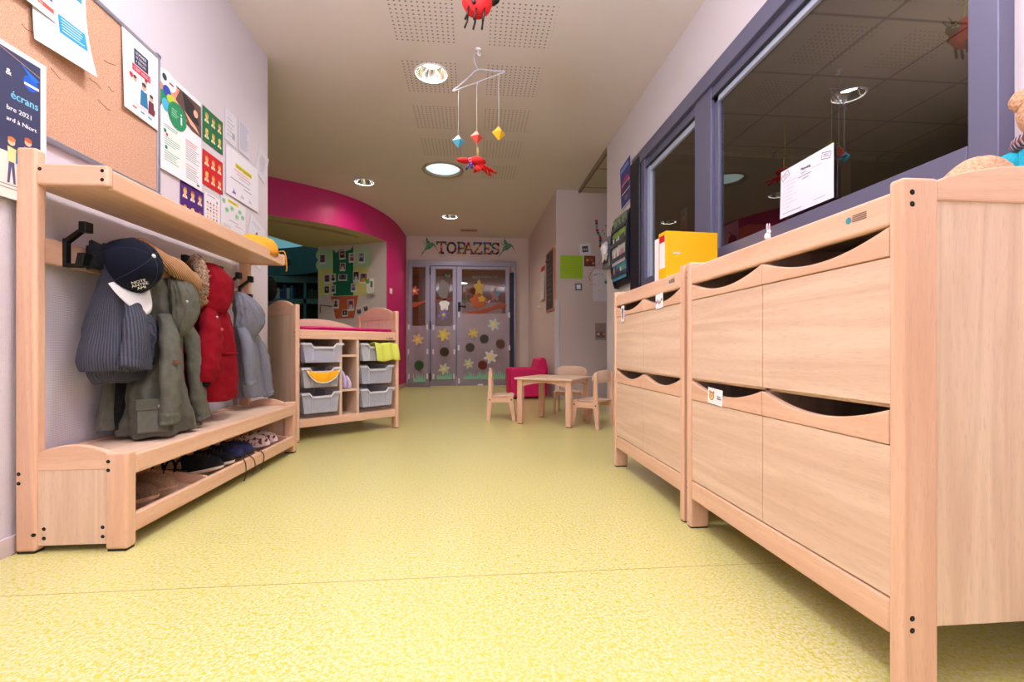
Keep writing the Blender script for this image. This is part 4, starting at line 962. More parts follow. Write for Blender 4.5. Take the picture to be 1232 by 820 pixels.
for x, c in ((.16, (120, 100, 190)), (.40, (200, 200, 220)), (.65, (206, 200, 220))): s.poly([(x, .08), (x + .12, .08), (x + .11, .12), (x + .07, .14), (x + .05, .2), (x + .04, .13)], c)
s.put('paper_sheet', (WLL + .001, 2.835, 1.580), NL, 'large white notice with a yellow heading near the end of the left wall', 'sheet')
s = Sheet(.29, .205, (230, 230, 238)); random.seed(4)
s.rect(.26, .86, .68, .95, (236, 224, 50)).lines(.3, .89, .3, 1, .1, (70, 70, 80), .02, 3)
for x, y in ((.10, .82), (.22, .60), (.42, .72), (.62, .55), (.74, .74), (.86, .62)):
    s.poly([(x - .07, y - .03), (x - .02, y - .08), (x + .07, y - .04), (x + .08, y + .05), (x, y + .08), (x - .06, y + .05)], (156, 206, 168), 1).poly([(x - .05, y - .01), (x + .05, y + .01), (x, y + .04)], (120, 180, 140), 2)
s.lines(.3, .34, .4, 1, .05, (90, 90, 100), .012).lines(.55, .26, .35, 1, .05, (210, 90, 110), .012).lines(.08, .16, .3, 2, .05, (120, 120, 130), .01)
s.put('paper_sheet', (WLL, 2.782, 1.357), NL, 'white sheet of pale green leaf drawings under the yellow-headed notice', 'sheet')
s = Sheet(.22, .30, (226, 226, 238)); s.poly([(.30, .30), (.36, .62), (.50, .78), (.62, .62), (.72, .30)], (66, 66, 82)).poly([(.40, .4), (.46, .6), (.5, .5)], (150, 150, 165), 2).poly([(.55, .4), (.58, .6), (.63, .45)], (130, 130, 150), 2).rect(.78, .56, .84, .62, (70, 70, 120)).lines(.1, .9, .7, 2, .05, (160, 160, 175), .01)
s.put('poster', (WLL, 3.06, 1.255), NL, 'tilted sheet with a dark mountain picture behind the yellow cap', 'poster', tilt=-.28)

# ------------------------------------------------------------------ garments
def rowpath(rows, n):
    """interpolate (z,cx,cy,hx,hy) rows smoothly"""
    out = []
    for i in range(len(rows) - 1):
        a, b_, c, d = rows[max(i - 1, 0)], rows[i], rows[i + 1], rows[min(i + 2, len(rows) - 1)]
        for k in range(n):
            t = k / n
            out.append([0.5 * ((2 * q) + (r - p) * t + (2 * p - 5 * q + 4 * r - s_) * t * t + (3 * q - p - 3 * r + s_) * t ** 3) for p, q, r, s_ in zip(a, b_, c, d)])
    out.append(list(rows[-1])); return out
def cloth(name, rows, mat, parent, folds=5, amp=.07, seed=0, n=8, seg=72, wr=.05, hem=True, ang=0.0, back=XL + .012, sq=2.3, wf=1.0):
    R = rowpath(rows, n); rings = []; N = len(R)
    for k, (z, cx, cy, hx, hy) in enumerate(R):
        f = k / (N - 1); ring = []
        for j in range(seg):
            a = 2 * PI * j / seg
            ca, sa = math.cos(a), math.sin(a)
            e = (abs(ca) ** sq + abs(sa) ** sq) ** (-1 / sq)
            d = 1 + amp * (0.25 + 0.9 * f) * math.sin(folds * a + seed + 1.6 * math.sin(3 * f + seed)) * (.7 + .5 * math.sin(2 * a + seed * 2))
            d += wr * noise.noise(Vector((ca * 2.2 * wf, sa * 2.2 * wf, z * 13 * wf + seed))) * 1.4 + wr * .7 * noise.noise(Vector((ca * 5 * wf, sa * 5 * wf, z * 30 * wf + seed)))
            x = cx + hx * e * ca * d; y = cy + hy * e * sa * d
            zz = z + .008 * noise.noise(Vector((ca * 2, sa * 2, seed))) * f
            ring.append((max(x, back), y, zz))
        rings.append(ring)
    if hem:      # turn the hem up inside so the garment is hollow at the bottom
        last = rings[-1]; c = (sum(p[0] for p in last) / seg, sum(p[1] for p in last) / seg)
        for s_, dz in ((.97, -.004), (.88, .004), (.84, .04)):
            rings.append([(c[0] + (p[0] - c[0]) * s_, c[1] + (p[1] - c[1]) * s_, p[2] + dz) for p in last])
    m = MB().rings(rings)
    return m.build(name, mat, parent, world=True)
def sleeve(name, pts, rad, mat, parent, seed=0, flat=.75, n=7, cuff=None, wr=.1, open_end=True):
    P = smooth_path(pts, n); rr = []; rad = [Vector((r, 0, 0)) for r in rad]; rr = [v.x for v in smooth_path(rad, n)]
    ref = None; rings = []
    for k, p in enumerate(P):
        t = (P[min(k + 1, len(P) - 1)] - P[max(k - 1, 0)]).normalized()
        a = (Vector((1, 0, 0)) - t * t.x).normalized(); b_ = t.cross(a)
        ring = []
        for j in range(32):
            q = 2 * PI * j / 32
            w_ = 1 + wr * noise.noise(Vector((math.cos(q) * 1.5, math.sin(q) * 1.5, k * .45 + seed))) + .05 * math.sin(k * 1.9 + seed) * math.sin(q * 2 + seed)
            v = p + a * rr[k] * flat * w_ * math.cos(q) + b_ * rr[k] * w_ * math.sin(q)
            ring.append((max(v.x, XL + .012), v.y, v.z))
        rings.append(ring)
    end = P[-1]; r0 = rings[-1]
    if open_end:
        for s_, back_ in ((.9, 0), (.82, .02)):
            d = (P[-2] - P[-1]).normalized() * back_
            rings.append([tuple(end + (Vector(v) - end) * s_ + d) for v in r0])
    o = MB().rings(rings).build(name, mat, parent, world=True)
    if cuff:
        k0 = int(len(P) * .86)
        R2 = [[tuple(P[k] + (Vector(v) - P[k]) * 1.07) for v in rings[k]] for k in range(k0, len(P))]
        MB().rings(R2).build('cuff', cuff, o).data.transform(mtx_of(parent).inverted())
    return o
F_knit = knit_ribs('charcoal_knit', (24, 26, 38), (88, 90, 108), 84, .02, -.02)
F_knit_d = fabric('charcoal_knit_inside', (26, 27, 34), (52, 54, 64), (260, 260, 120), bump=.7)
F_olive = fabric('olive_canvas', (88, 87, 78), (98, 97, 88), (45, 45, 45), bump=.35, dist=.004)
F_olive_d = fabric('olive_stitching', (76, 76, 66), (96, 96, 84), (200, 200, 200), bump=.4)
F_black = fabric('black_lining', (16, 16, 16), (34, 33, 32), (120, 120, 120), bump=.7)
F_red = fabric('red_coat_cloth', (122, 0, 19), (132, 1, 24), (40, 40, 40), bump=.2, sheen=.0, dist=.005)
F_grey = fabric('grey_marl', (104, 106, 120), (136, 138, 152), (420, 420, 420), bump=.3)
F_brown = fabric('brown_waffle_knit', (150, 106, 72), (196, 152, 112), (190, 190, 190), bump=.9, wave=('DIAGONAL', 60, .5), dist=.005)
F_fur = fabric('tan_fur', (120, 92, 72), (206, 176, 150), (130, 130, 130), bump=1.0, dist=.012)
F_navy = fabric('navy_twill', (7, 10, 24), (13, 18, 38), (300, 300, 300), bump=.2)
CARD = [(1.045, -1.36, 1.842, 0.022, 0.025), (0.993, -1.33, 1.829, 0.038, 0.045), (0.944, -1.31, 1.832, 0.052, 0.061), (0.848, -1.31, 1.819, 0.067, 0.079), (0.738, -1.31, 1.813, 0.082, 0.097), (0.629, -1.31, 1.806, 0.09, 0.113), (0.575, -1.31, 1.809, 0.088, 0.108)]
CARD_HEM = [(0.64, -1.33, 1.86, 0.06, 0.12), (0.606, -1.33, 1.854, 0.06, 0.128), (0.561, -1.33, 1.850, 0.06, 0.120), (0.531, -1.33, 1.830, 0.055, 0.085)]
t = thing('cardigan', 'charcoal ribbed knitted cardigan hanging under the navy cap', 'cardigan', (-1.33, 1.83, 1.05))
cloth('body', CARD, F_knit, t, 5, .05, 1.0)
cloth('lower_layer', CARD_HEM, F_knit, t, 6, .07, 2.0)
sleeve('sleeve', [(-1.26, 1.80, .84), (-1.225, 1.775, .76), (-1.215, 1.755, .67), (-1.22, 1.735, .585)], [.036, .042, .042, .036], F_knit, t, 1, cuff=F_knit)
sleeve('sleeve', [(-1.33, 1.90, .84), (-1.28, 1.915, .74), (-1.275, 1.915, .65), (-1.28, 1.905, .60)], [.03, .038, .038, .034], F_knit, t, 4)
m = MB().rings([[( -1.365 + (.03 + .012 * math.sin(6 * a)) * math.cos(a), 1.80 + (.035) * math.sin(a), z + .01 * math.sin(3 * a)) for a in [2 * PI * k / 24 for k in range(24)]] for z in (.95, .98, 1.01, 1.035)])
m.build('collar', F_knit_d, t, world=True)

# cap
def make_cap():
    zv = Vector((.91, -.17, .35)).normalized(); yv = -Vector((.60, .02, -.78)); yv = (yv - zv * yv.dot(zv)).normalized(); xv = yv.cross(zv)
    m4 = Matrix.Translation((-1.26, 1.785, .950)) @ Matrix(((xv.x, yv.x, zv.x), (xv.y, yv.y, zv.y), (xv.z, yv.z, zv.z))).to_4x4()
    t = thing('baseball_cap', 'navy cap with white peak hanging on the second hook', 'cap', mtx=m4)
    R = []
    for i in range(11):
        f = i / 10; a = f * PI / 2 * .99
        R.append([(.088 * math.cos(a) ** .75 * math.cos(q) * (1 + .012 * abs(math.sin(3 * q))), .100 * math.cos(a) ** .75 * math.sin(q) * (1 + .012 * abs(math.sin(3 * q))), .112 * math.sin(a)) for q in [2 * PI * j / 36 for j in range(36)]])
    o = MB().rings(R, caps=False).build('crown', F_navy, t, solid=.003)
    m = MB(); top = []; n = 16
    G = [[None] * 7 for _ in range(n + 1)]
    for i in range(n + 1):
        q = -PI / 2 + (i / n - .5) * 2.0
        for j in range(7):
            f = j / 6; rr = 1 + .80 * f * max(0.0, math.cos((i / n - .5) * PI)) ** .55
            x, y = .088 * math.cos(q) * (1 + .12 * f), .100 * math.sin(q) * rr
            G[i][j] = m.bm.verts.new((x, y, -.004 - .012 * f + .02 * (1 - (x / .088) ** 2) * .7 - .008))
    for i in range(n):
        for j in range(6): m.bm.faces.new((G[i][j], G[i + 1][j], G[i + 1][j + 1], G[i][j + 1])).smooth = True
    m.build('peak', fabric('white_cotton', (214, 214, 222), (234, 234, 240), (300, 300, 300), bump=.1), t, solid=.004)
    MB().ball((0, 0, .113), (.008, .008, .005), n=10, m=6).build('top_button', M['white'], t)
    for q in (-PI / 2 - .5, -PI / 2 + .5, .3, PI - .3):
        MB().lathe([(.0015, .001), (.004, .001), (.0045, -.001)], n=10).build('eyelet', M['white'], t).matrix_basis = Matrix.Translation((.068 * math.cos(q), .077 * math.sin(q), .076)) @ Vector((math.cos(q), math.sin(q), .6)).to_track_quat('Z', 'Y').to_matrix().to_4x4()
    m = MB()
    for k, tx in enumerate(('NOTE', 'ANTRE', 'AMI')): text(m, tx, 0, -.014 * k, 0, .016, M['white'], align='C', bold=.0003)
    q = -PI / 2 - .55
    m.build('lettering', M['white'], t).matrix_basis = Matrix.Translation((.0835 * math.cos(q), .0945 * math.sin(q), .052)) @ face_matrix((0, 0, 0), (math.cos(q), math.sin(q), .45), 1.0)
    m = MB()
    for k in range(6):
        q = k * PI / 3 + PI / 6
        m.tube([(.0885 * math.cos(a) ** .75 * math.cos(q) * 1.012, .1005 * math.cos(a) ** .75 * math.sin(q) * 1.012, .1125 * math.sin(a)) for a in [j / 10 * PI / 2 * .97 for j in range(11)]], .0011, n=5)
    m.build('panel_seams', paint(34, 40, 66, .8), t)['kind'] = 'stuff'
make_cap()

# olive parka with scarf over its hook
PARKA = [(1.003, -1.33, 2.06, 0.028, 0.033), (0.95, -1.30, 2.01, 0.052, 0.062), (0.871, -1.29, 2.016, 0.06, 0.07), (0.774, -1.29, 2.027, 0.062, 0.072), (0.688, -1.29, 2.029, 0.058, 0.070), (0.602, -1.29, 2.017, 0.064, 0.078), (0.506, -1.29, 1.984, 0.085, 0.1), (0.395, -1.285, 1.99, 0.095, 0.122), (0.312, -1.28, 2.015, 0.098, 0.165)]
t = thing('parka', 'olive green parka hanging beside the cardigan with its hem on the bench', 'coat', (-1.33, 2.0, 1.0))
cloth('body', PARKA, F_olive, t, 7, .12, 0.6, wr=.10)
cloth('hood', [(0.975, -1.24, 2.04, 0.025, 0.035), (0.927, -1.215, 2.015, 0.036, 0.05), (0.87, -1.205, 2.02, 0.045, 0.055), (0.797, -1.205, 2.025, 0.042, 0.05), (0.735, -1.215, 2.02, 0.034, 0.036), (0.70, -1.23, 2.01, 0.02, 0.022)], F_olive, t, 3, .10, 3.0, wr=.14, hem=False)
cloth('lining', [(0.56, -1.385, 1.935, 0.03, 0.035), (0.442, -1.385, 1.918, 0.038, 0.042), (0.345, -1.385, 1.912, 0.040, 0.045)], F_black, t, 4, .1, 5.0)
cloth('front_flap', [(0.58, -1.40, 1.905, 0.012, 0.018), (0.45, -1.395, 1.88, 0.022, 0.028), (0.345, -1.39, 1.865, 0.026, 0.036)], F_olive, t, 3, .1, 2.0)
sleeve('sleeve', [(-1.245, 1.965, .78), (-1.20, 1.925, .68), (-1.185, 1.905, .56), (-1.18, 1.895, .45), (-1.18, 1.888, .355)], [.032, .042, .043, .040, .038], F_olive, t, 2, wr=.2, cuff=F_olive_d)
sleeve('sleeve', [(-1.27, 2.10, .80), (-1.235, 2.13, .68), (-1.22, 2.13, .55), (-1.22, 2.15, .42), (-1.21, 2.17, .34)], [.03, .038, .038, .04, .04], F_olive, t, 6, wr=.2)
# patch pocket with flap and snap
m = MB().box(-.05, .05, -.075, .045, -.012, .006); m.build('pocket', F_olive, t, bevel=.006).matrix_basis = mtx_of(t).inverted() @ face_matrix((-1.222, 1.862, .405), (.62, -.78, .1)); m = MB().box(-.054, .054, .01, .055, 0, .010); o = m.build('pocket_flap', F_olive_d, t, bevel=.005); o.matrix_basis = mtx_of(t).inverted() @ face_matrix((-1.222, 1.862, .405), (.62, -.78, .1))
MB().lathe([(.0005, .004), (.006, .003), (.007, 0)], n=14).build('snap_button', M['alu'], o).matrix_basis = Matrix.Translation((.02, .025, .010))
MB().box(-.013, .013, -.007, .007, 0, .003).build('leather_tag', paint(92, 50, 36, .6), t).matrix_basis = mtx_of(t).inverted() @ face_matrix((-1.153, 1.888, .60), (.65, -.75, .0), -.1)
MB().lathe([(.0005, .003), (.0055, .002), (.006, 0)], n=12).build('snap_button', M['alu'], t).matrix_basis = mtx_of(t).inverted() @ face_matrix((-1.165, 1.975, .845), (.8, -.6, 0))
def loop_roll(name, pts, rad, mat, label, cat, extra=None, flat=.7):
    P = smooth_path(pts + [pts[0]], 8); t = thing(name, label, cat, tuple(P[0]))
    rings = []
    for k, p in enumerate(P[:-1]):
        tt = (P[(k + 1) % (len(P) - 1)] - P[k - 1 if k else len(P) - 2]).normalized()
        a = (Vector((1, .4, .3)) - tt * Vector((1, .4, .3)).dot(tt)).normalized(); b_ = tt.cross(a)
        r = rad * (1 + .12 * math.sin(k * .5))
        rings.append([tuple(p + a * r * flat * math.cos(q) * (1 + .05 * math.sin(6 * q)) + b_ * r * math.sin(q)) for q in [2 * PI * j / 28 for j in range(28)]])
    rings.append(rings[0]); m = MB(); m.rings(rings, caps=False)
    bmesh.ops.remove_doubles(m.bm, verts=m.bm.verts, dist=.0005)
    m.build('knit_roll', mat, t, world=True)
    return t
t = loop_roll('scarf', [(-1.36, 2.02, 1.015), (-1.34, 1.955, 1.045), (-1.29, 1.925, 1.045), (-1.23, 1.95, 1.005), (-1.20, 2.02, .965), (-1.21, 2.09, .945), (-1.27, 2.12, .955), (-1.33, 2.08, .985)], .042, F_brown, 'brown waffle-knit snood draped over the olive parka', 'scarf')
cloth('knit_inside', [(1.02, -1.30, 2.01, .05, .07), (.97, -1.28, 2.03, .055, .075), (.94, -1.27, 2.03, .05, .07)], F_brown, t, 4, .05, 1.0, hem=False)

# red coat with fur at the hood
t = thing('red_coat', 'red hooded child coat with tan fur hanging in the middle of the rack', 'coat', (-1.33, 2.38, 1.06))
cloth('hood', [(1.072, -1.30, 2.362, 0.035, 0.042), (1.045, -1.285, 2.35, 0.055, 0.068), (0.983, -1.27, 2.355, 0.08, 0.094), (0.91, -1.27, 2.345, 0.08, 0.100), (0.855, -1.275, 2.33, 0.076, 0.090), (0.825, -1.28, 2.33, 0.068, 0.08)], F_red, t, 3, .05, .5, wr=.10, hem=False)
cloth('body', [(0.845, -1.29, 2.345, 0.070, 0.085), (0.815, -1.295, 2.365, 0.082, 0.098), (0.739, -1.30, 2.383, 0.096, 0.116), (0.622, -1.30, 2.387, 0.1, 0.155), (0.474, -1.30, 2.396, 0.1, 0.151), (0.401, -1.30, 2.394, 0.1, 0.130)], F_red, t, 5, .07, 2.2, wr=.07)
sleeve('sleeve', [(-1.25, 2.285, .82), (-1.215, 2.235, .74), (-1.20, 2.195, .64), (-1.195, 2.165, .55), (-1.20, 2.16, .505)], [.045, .058, .060, .052, .040], F_red, t, 3, wr=.14)
MB().ball((-1.20, 2.158, .497), (.022, .028, .02), rough=.3).build('inner_cuff', F_black, t, world=True)
m = MB()
for k in range(26):
    q = k / 25; random.seed(k)
    p = Vector(smooth_path([(-1.33, 2.30, 1.055), (-1.27, 2.225, 1.06), (-1.235, 2.20, 1.0), (-1.235, 2.20, .93), (-1.26, 2.235, .87)], 6)[int(q * 24)])
    m.ball(p, (.026, .026, .024), n=12, m=8, rough=.7, seed=k)
m.build('fur_trim', F_fur, t, world=True)
R = []
o = cloth('waist_seam', [(0.635, -1.30, 2.387, 0.1035, 0.1585), (0.628, -1.30, 2.388, 0.1045, 0.159), (0.622, -1.30, 2.388, 0.1035, 0.1585)], F_red, t, 5, .07, 2.2, wr=.03, hem=False)
MB().lathe([(.0005, .004), (.006, .003), (.007, 0)], n=14).build('snap_button', paint(190, 60, 70, .4), t).matrix_basis = mtx_of(t).inverted() @ face_matrix((-1.158, 2.222, .742), (.8, -.55, .1))
MB().lathe([(.0005, .004), (.006, .003), (.007, 0)], n=14).build('snap_button', M['alu'], t).matrix_basis = mtx_of(t).inverted() @ face_matrix((-1.196, 2.252, .80), (.6, -.75, .1))

# grey hooded top
t = thing('hooded_top', 'light grey hooded top hanging at the far end of the rack', 'hooded top', (-1.33, 2.72, .97))
cloth('hood', [(0.972, -1.31, 2.685, 0.022, 0.028), (0.94, -1.29, 2.69, 0.045, 0.058), (0.879, -1.275, 2.72, 0.065, 0.092), (0.803, -1.275, 2.735, 0.068, 0.100), (0.745, -1.285, 2.725, 0.055, 0.075), (0.71, -1.30, 2.72, 0.045, 0.055)], F_grey, t, 3, .08, 1.5, wr=.1, hem=False)
cloth('body', [(0.775, -1.32, 2.735, 0.050, 0.065), (0.685, -1.32, 2.78, 0.06, 0.085), (0.582, -1.32, 2.80, 0.062, 0.09), (0.439, -1.325, 2.84, 0.066, 0.11), (0.372, -1.325, 2.85, 0.068, 0.115)], F_grey, t, 5, .08, 1.0, wr=.08)
sleeve('sleeve', [(-1.28, 2.66, .76), (-1.245, 2.645, .68), (-1.235, 2.645, .58), (-1.235, 2.655, .50), (-1.235, 2.66, .455)], [.035, .042, .042, .036, .035], F_grey, t, 8, cuff=F_grey)
sleeve('sleeve', [(-1.30, 2.82, .74), (-1.27, 2.875, .64), (-1.26, 2.905, .52), (-1.26, 2.925, .43), (-1.26, 2.945, .37)], [.035, .04, .04, .038, .036], F_grey, t, 9, cuff=F_grey)

# yellow cap on the shelf
t = thing('sun_hat', 'orange-yellow cotton hat lying on the far end of the rack shelf', 'hat', (-1.25, 2.80, 1.2025))
F_yel = fabric('orange_cotton', (226, 150, 40), (240, 172, 62), (200, 200, 200), bump=.3)
MB().rings([[((.085 * s_) * math.cos(a) * (1 + .05 * math.sin(3 * a)), (.15 * s_) * math.sin(a) * (1 + .05 * math.sin(2 * a + 1)), z + .012 * s_ * math.sin(2 * a)) for a in [2 * PI * k / 30 for k in range(30)]] for s_, z in ((1.0, .003), (1.0, .035), (.93, .07), (.7, .10), (.3, .112), (.05, .113))]).build('crown', F_yel, t)
MB().rings([[((.06 * s_) * math.cos(a), .10 * s_ * math.sin(a) + .13, z + .01 * math.sin(a)) for a in [2 * PI * k / 24 for k in range(24)]] for s_, z in ((.5, .012), (1.0, .016), (1.0, .028), (.5, .05), (.1, .055))]).build('brim', F_yel, t)
MB().tube(smooth_path([(.04, .14, .05), (.075, .16, .06), (.088, .165, .02), (.09, .168, -.05), (.085, .17, -.06)], 6), .0055, flat=.5).build('chin_strap', F_yel, t)

# ------------------------------------------------------------------ shoes on the tray
def tray_z(x): return .060 + (.117 - .060) * (x + 1.12) / (-.31)
def shoe(label, pos, yaw, L, col, sole_col, lace=None, group=None, toe_up=0.0, pattern=None, tilt=.18, cat='shoe'):
    """local: toe towards +x"""
    mt = Matrix.Translation(pos) @ Matrix.Rotation(yaw, 4, 'Z') @ Matrix.Rotation(-tilt, 4, 'Y')
    t = thing('child_shoe', label, cat, mtx=mt, group=group)
    N = 18; Rs = []
    def w(f): return L * (.155 + .05 * math.sin(PI * min(1, f * 1.1)) + .035 * math.sin(PI * max(0, f - .35) / .65)) * (1 - max(0, (f - .86) / .14) ** 2 * .55) * (1 - max(0, (.08 - f) / .08) ** 2 * .4)
    sole = [(f * L, w(f)) for f in [k / N for k in range(N + 1)]]
    poly = [(x, y) for x, y in sole] + [(x, -y) for x, y in sole[::-1]]
    MB().prism(poly, 'z', 0, .016).build('sole', sole_col, t, bevel=.004)
    m = MB()
    for k in range(N + 1):
        f = k / N; hw = w(f) * .97
        h = L * (.42 * (1 - f) ** .8 + .20) if f > .35 else L * (.47 - .02 * f)
        h = h * (1 - max(0, (f - .88) / .12) ** 2 * .75)
        ring = []
        for j in range(16):
            a = PI * j / 15
            ring.append((f * L, hw * math.cos(a) ** 1 * (1 - .25 * math.sin(a) * (1 if f < .45 else .3)), .012 + (h - .0) * math.sin(a) ** .7))
        Rs.append(ring)
    V = [[m.bm.verts.new(p) for p in r] for r in Rs]
    for A, B in zip(V, V[1:]):
        for j in range(15): m.bm.faces.new((A[j], A[j + 1], B[j + 1], B[j])).smooth = True
    m.bm.faces.new(V[0][::-1]); m.bm.faces.new(V[-1])
    m.build('upper', col, t)
    MB().rings([[(L * .20 + L * .17 * s_ * math.cos(a), w(.2) * .66 * s_ * math.sin(a), z - .02 * math.cos(a)) for a in [2 * PI * k / 20 for k in range(20)]] for s_, z in ((1.0, L * .44), (1.06, L * .47), (.86, L * .49), (.8, L * .46), (.7, L * .40))]).build('collar', col, t)
    MB().ball((L * .2, 0, L * .46), (L * .14, w(.2) * .55, .006)).build('opening', M['blackhole'], t)
    if lace:
        m = MB()
        for k in range(4):
            x = L * (.42 + .09 * k); hz = .014 + L * (.42 * (1 - x / L) ** .8 + .20); ww = w(x / L) * .5
            m.tube([(x, -ww, hz - .012), (x + .004, 0, hz + .004), (x, ww, hz - .012)], .0028, n=6)
        m.build('laces', lace, t)
    return t
suede = fabric('brown_suede', (78, 56, 42), (104, 78, 58), (180, 180, 180), bump=.3)
tan_sole = paint(150, 112, 84, .7)
shoe('dark brown suede child shoe on the shoe tray nearest the camera, nearer of the pair', (-1.335, 1.715, .104), -.35, .15, suede, tan_sole, group='brown suede shoes', cat='shoe').matrix_basis = Matrix.Translation((-1.30, 1.70, .094)) @ Matrix.Rotation(.05, 4, 'Z') @ Matrix.Rotation(.18, 4, 'Y')
suede2 = fabric('worn_suede', (112, 84, 62), (140, 108, 84), (180, 180, 180), bump=.3)
def place_shoe(t, x, y, yaw, dz=0.004):
    x += .012 if x > -1.29 else .02
    # heel at x,y; lies along the slope of the tray when pointing to +x
    t.matrix_basis = Matrix.Translation((x, y, tray_z(x) + dz)) @ Matrix.Rotation(yaw, 4, 'Z') @ Matrix.Rotation(-.15, 4, 'Y')
s1 = [o for o in C.objects if o.name.startswith('child_shoe')][0]; place_shoe(s1, -1.285, 1.715, .28)
s2 = shoe('worn light brown suede child shoe behind the darker one of the pair', (0, 0, 0), 0, .15, suede2, tan_sole, group='brown suede shoes'); place_shoe(s2, -1.30, 1.83, .28)
blk = fabric('black_mesh', (12, 12, 16), (30, 30, 38), (260, 260, 260), bump=.5)
cream = paint(206, 186, 162, .6)
s3 = shoe('black sneaker with cream sole on the middle of the shoe tray', (0, 0, 0), 0, .155, blk, cream, M['black'], 'black sneakers'); place_shoe(s3, -1.29, 2.13, .28)
s4 = shoe('black sneaker with cream sole just behind its pair on the tray', (0, 0, 0), 0, .155, blk, cream, M['black'], 'black sneakers'); place_shoe(s4, -1.29, 2.225, .28)
nv = fabric('navy_leather', (26, 28, 62), (44, 48, 96), (100, 100, 100), rough=.5, bump=.1)
s5 = shoe('navy ankle shoe with long loose black laces, nearer of the pair', (0, 0, 0), 0, .145, nv, M['black'], M['black'], 'navy ankle shoes'); place_shoe(s5, -1.272, 2.335, .2, .012)
s6 = shoe('navy ankle shoe with long loose black laces, farther of the pair', (0, 0, 0), 0, .145, nv, M['black'], M['black'], 'navy ankle shoes'); place_shoe(s6, -1.272, 2.425, .2, .012)
for s_, dy in ((s5, 0), (s6, .02)):
    x0, y0 = (-1.165, s_.location.y + .03)
    m = MB().tube(smooth_path([(x0 - .02, y0, .135), (x0 + .03, y0 + .01 + dy, .135), (-1.098, y0 + .03 + dy, .10), (-1.098, y0 + .05, .055), (-1.100, y0 + .03, .022)], 8), .0024, n=6)
    if dy == 0: m.tube(smooth_path([(x0 - .02, y0 - .02, .135), (x0 + .03, y0 - .03, .13), (-1.098, y0 - .05, .10), (-1.098, y0 - .045, .04), (-1.09, y0 - .08, .018)], 8), .0024, n=6)
    m.bm.transform(s_.matrix_basis.inverted()); m.build('loose_laces', M['black'], s_)
bag = thing('sandal', 'black strappy sandal lying at the back of the tray before the sneakers', 'sandal', (-1.36, 2.10, tray_z(-1.36) + .004))
MB().prism([(-.02, -.03), (.03, -.035), (.10, -.03), (.12, 0), (.10, .03), (.03, .035), (-.02, .03), (-.035, 0)], 'z', 0, .014).build('sole', M['black'], bag, bevel=.004)
for k, (x, r) in enumerate(((.0, .035), (.05, .037), (.09, .034))):
    MB().tube([(x, r * math.cos(a), .01 + (.05 if k else .07) * math.sin(a)) for a in [PI * j / 10 for j in range(11)]], .007, flat=.5).build('strap', blk, bag)
flor = fabric('pink_floral', (214, 190, 190), (232, 216, 212), (90, 90, 90), bump=.2)
def floral():
    m, nt, p = node_mat('floral_fabric')
    tc = add(nt, 'ShaderNodeTexCoord'); v = add(nt, 'ShaderNodeTexNoise'); v.inputs['Scale'].default_value = 55; nt.links.new(tc.outputs['Object'], v.inputs['Vector'])
    cr = add(nt, 'ShaderNodeValToRGB'); e = cr.color_ramp.elements; e[0].position = .42; e[0].color = rgb(110, 44, 52); e[1].position = .5; e[1].color = rgb(222, 200, 196)
    nt.links.new(v.outputs['Fac'], cr.inputs[0]); nt.links.new(cr.outputs[0], p.inputs['Base Color']); p.inputs['Roughness'].default_value = .8
    return m
fl = floral()
s7 = shoe('white and dark red floral child shoe at the far end of the tray, nearer one', (0, 0, 0), 0, .145, fl, paint(226, 200, 200, .6), None, 'floral shoes'); place_shoe(s7, -1.285, 2.64, .25)
s8 = shoe('white and dark red floral child shoe at the far end of the tray, farther one', (0, 0, 0), 0, .145, fl, paint(226, 200, 200, .6), None, 'floral shoes'); place_shoe(s8, -1.285, 2.74, .25)

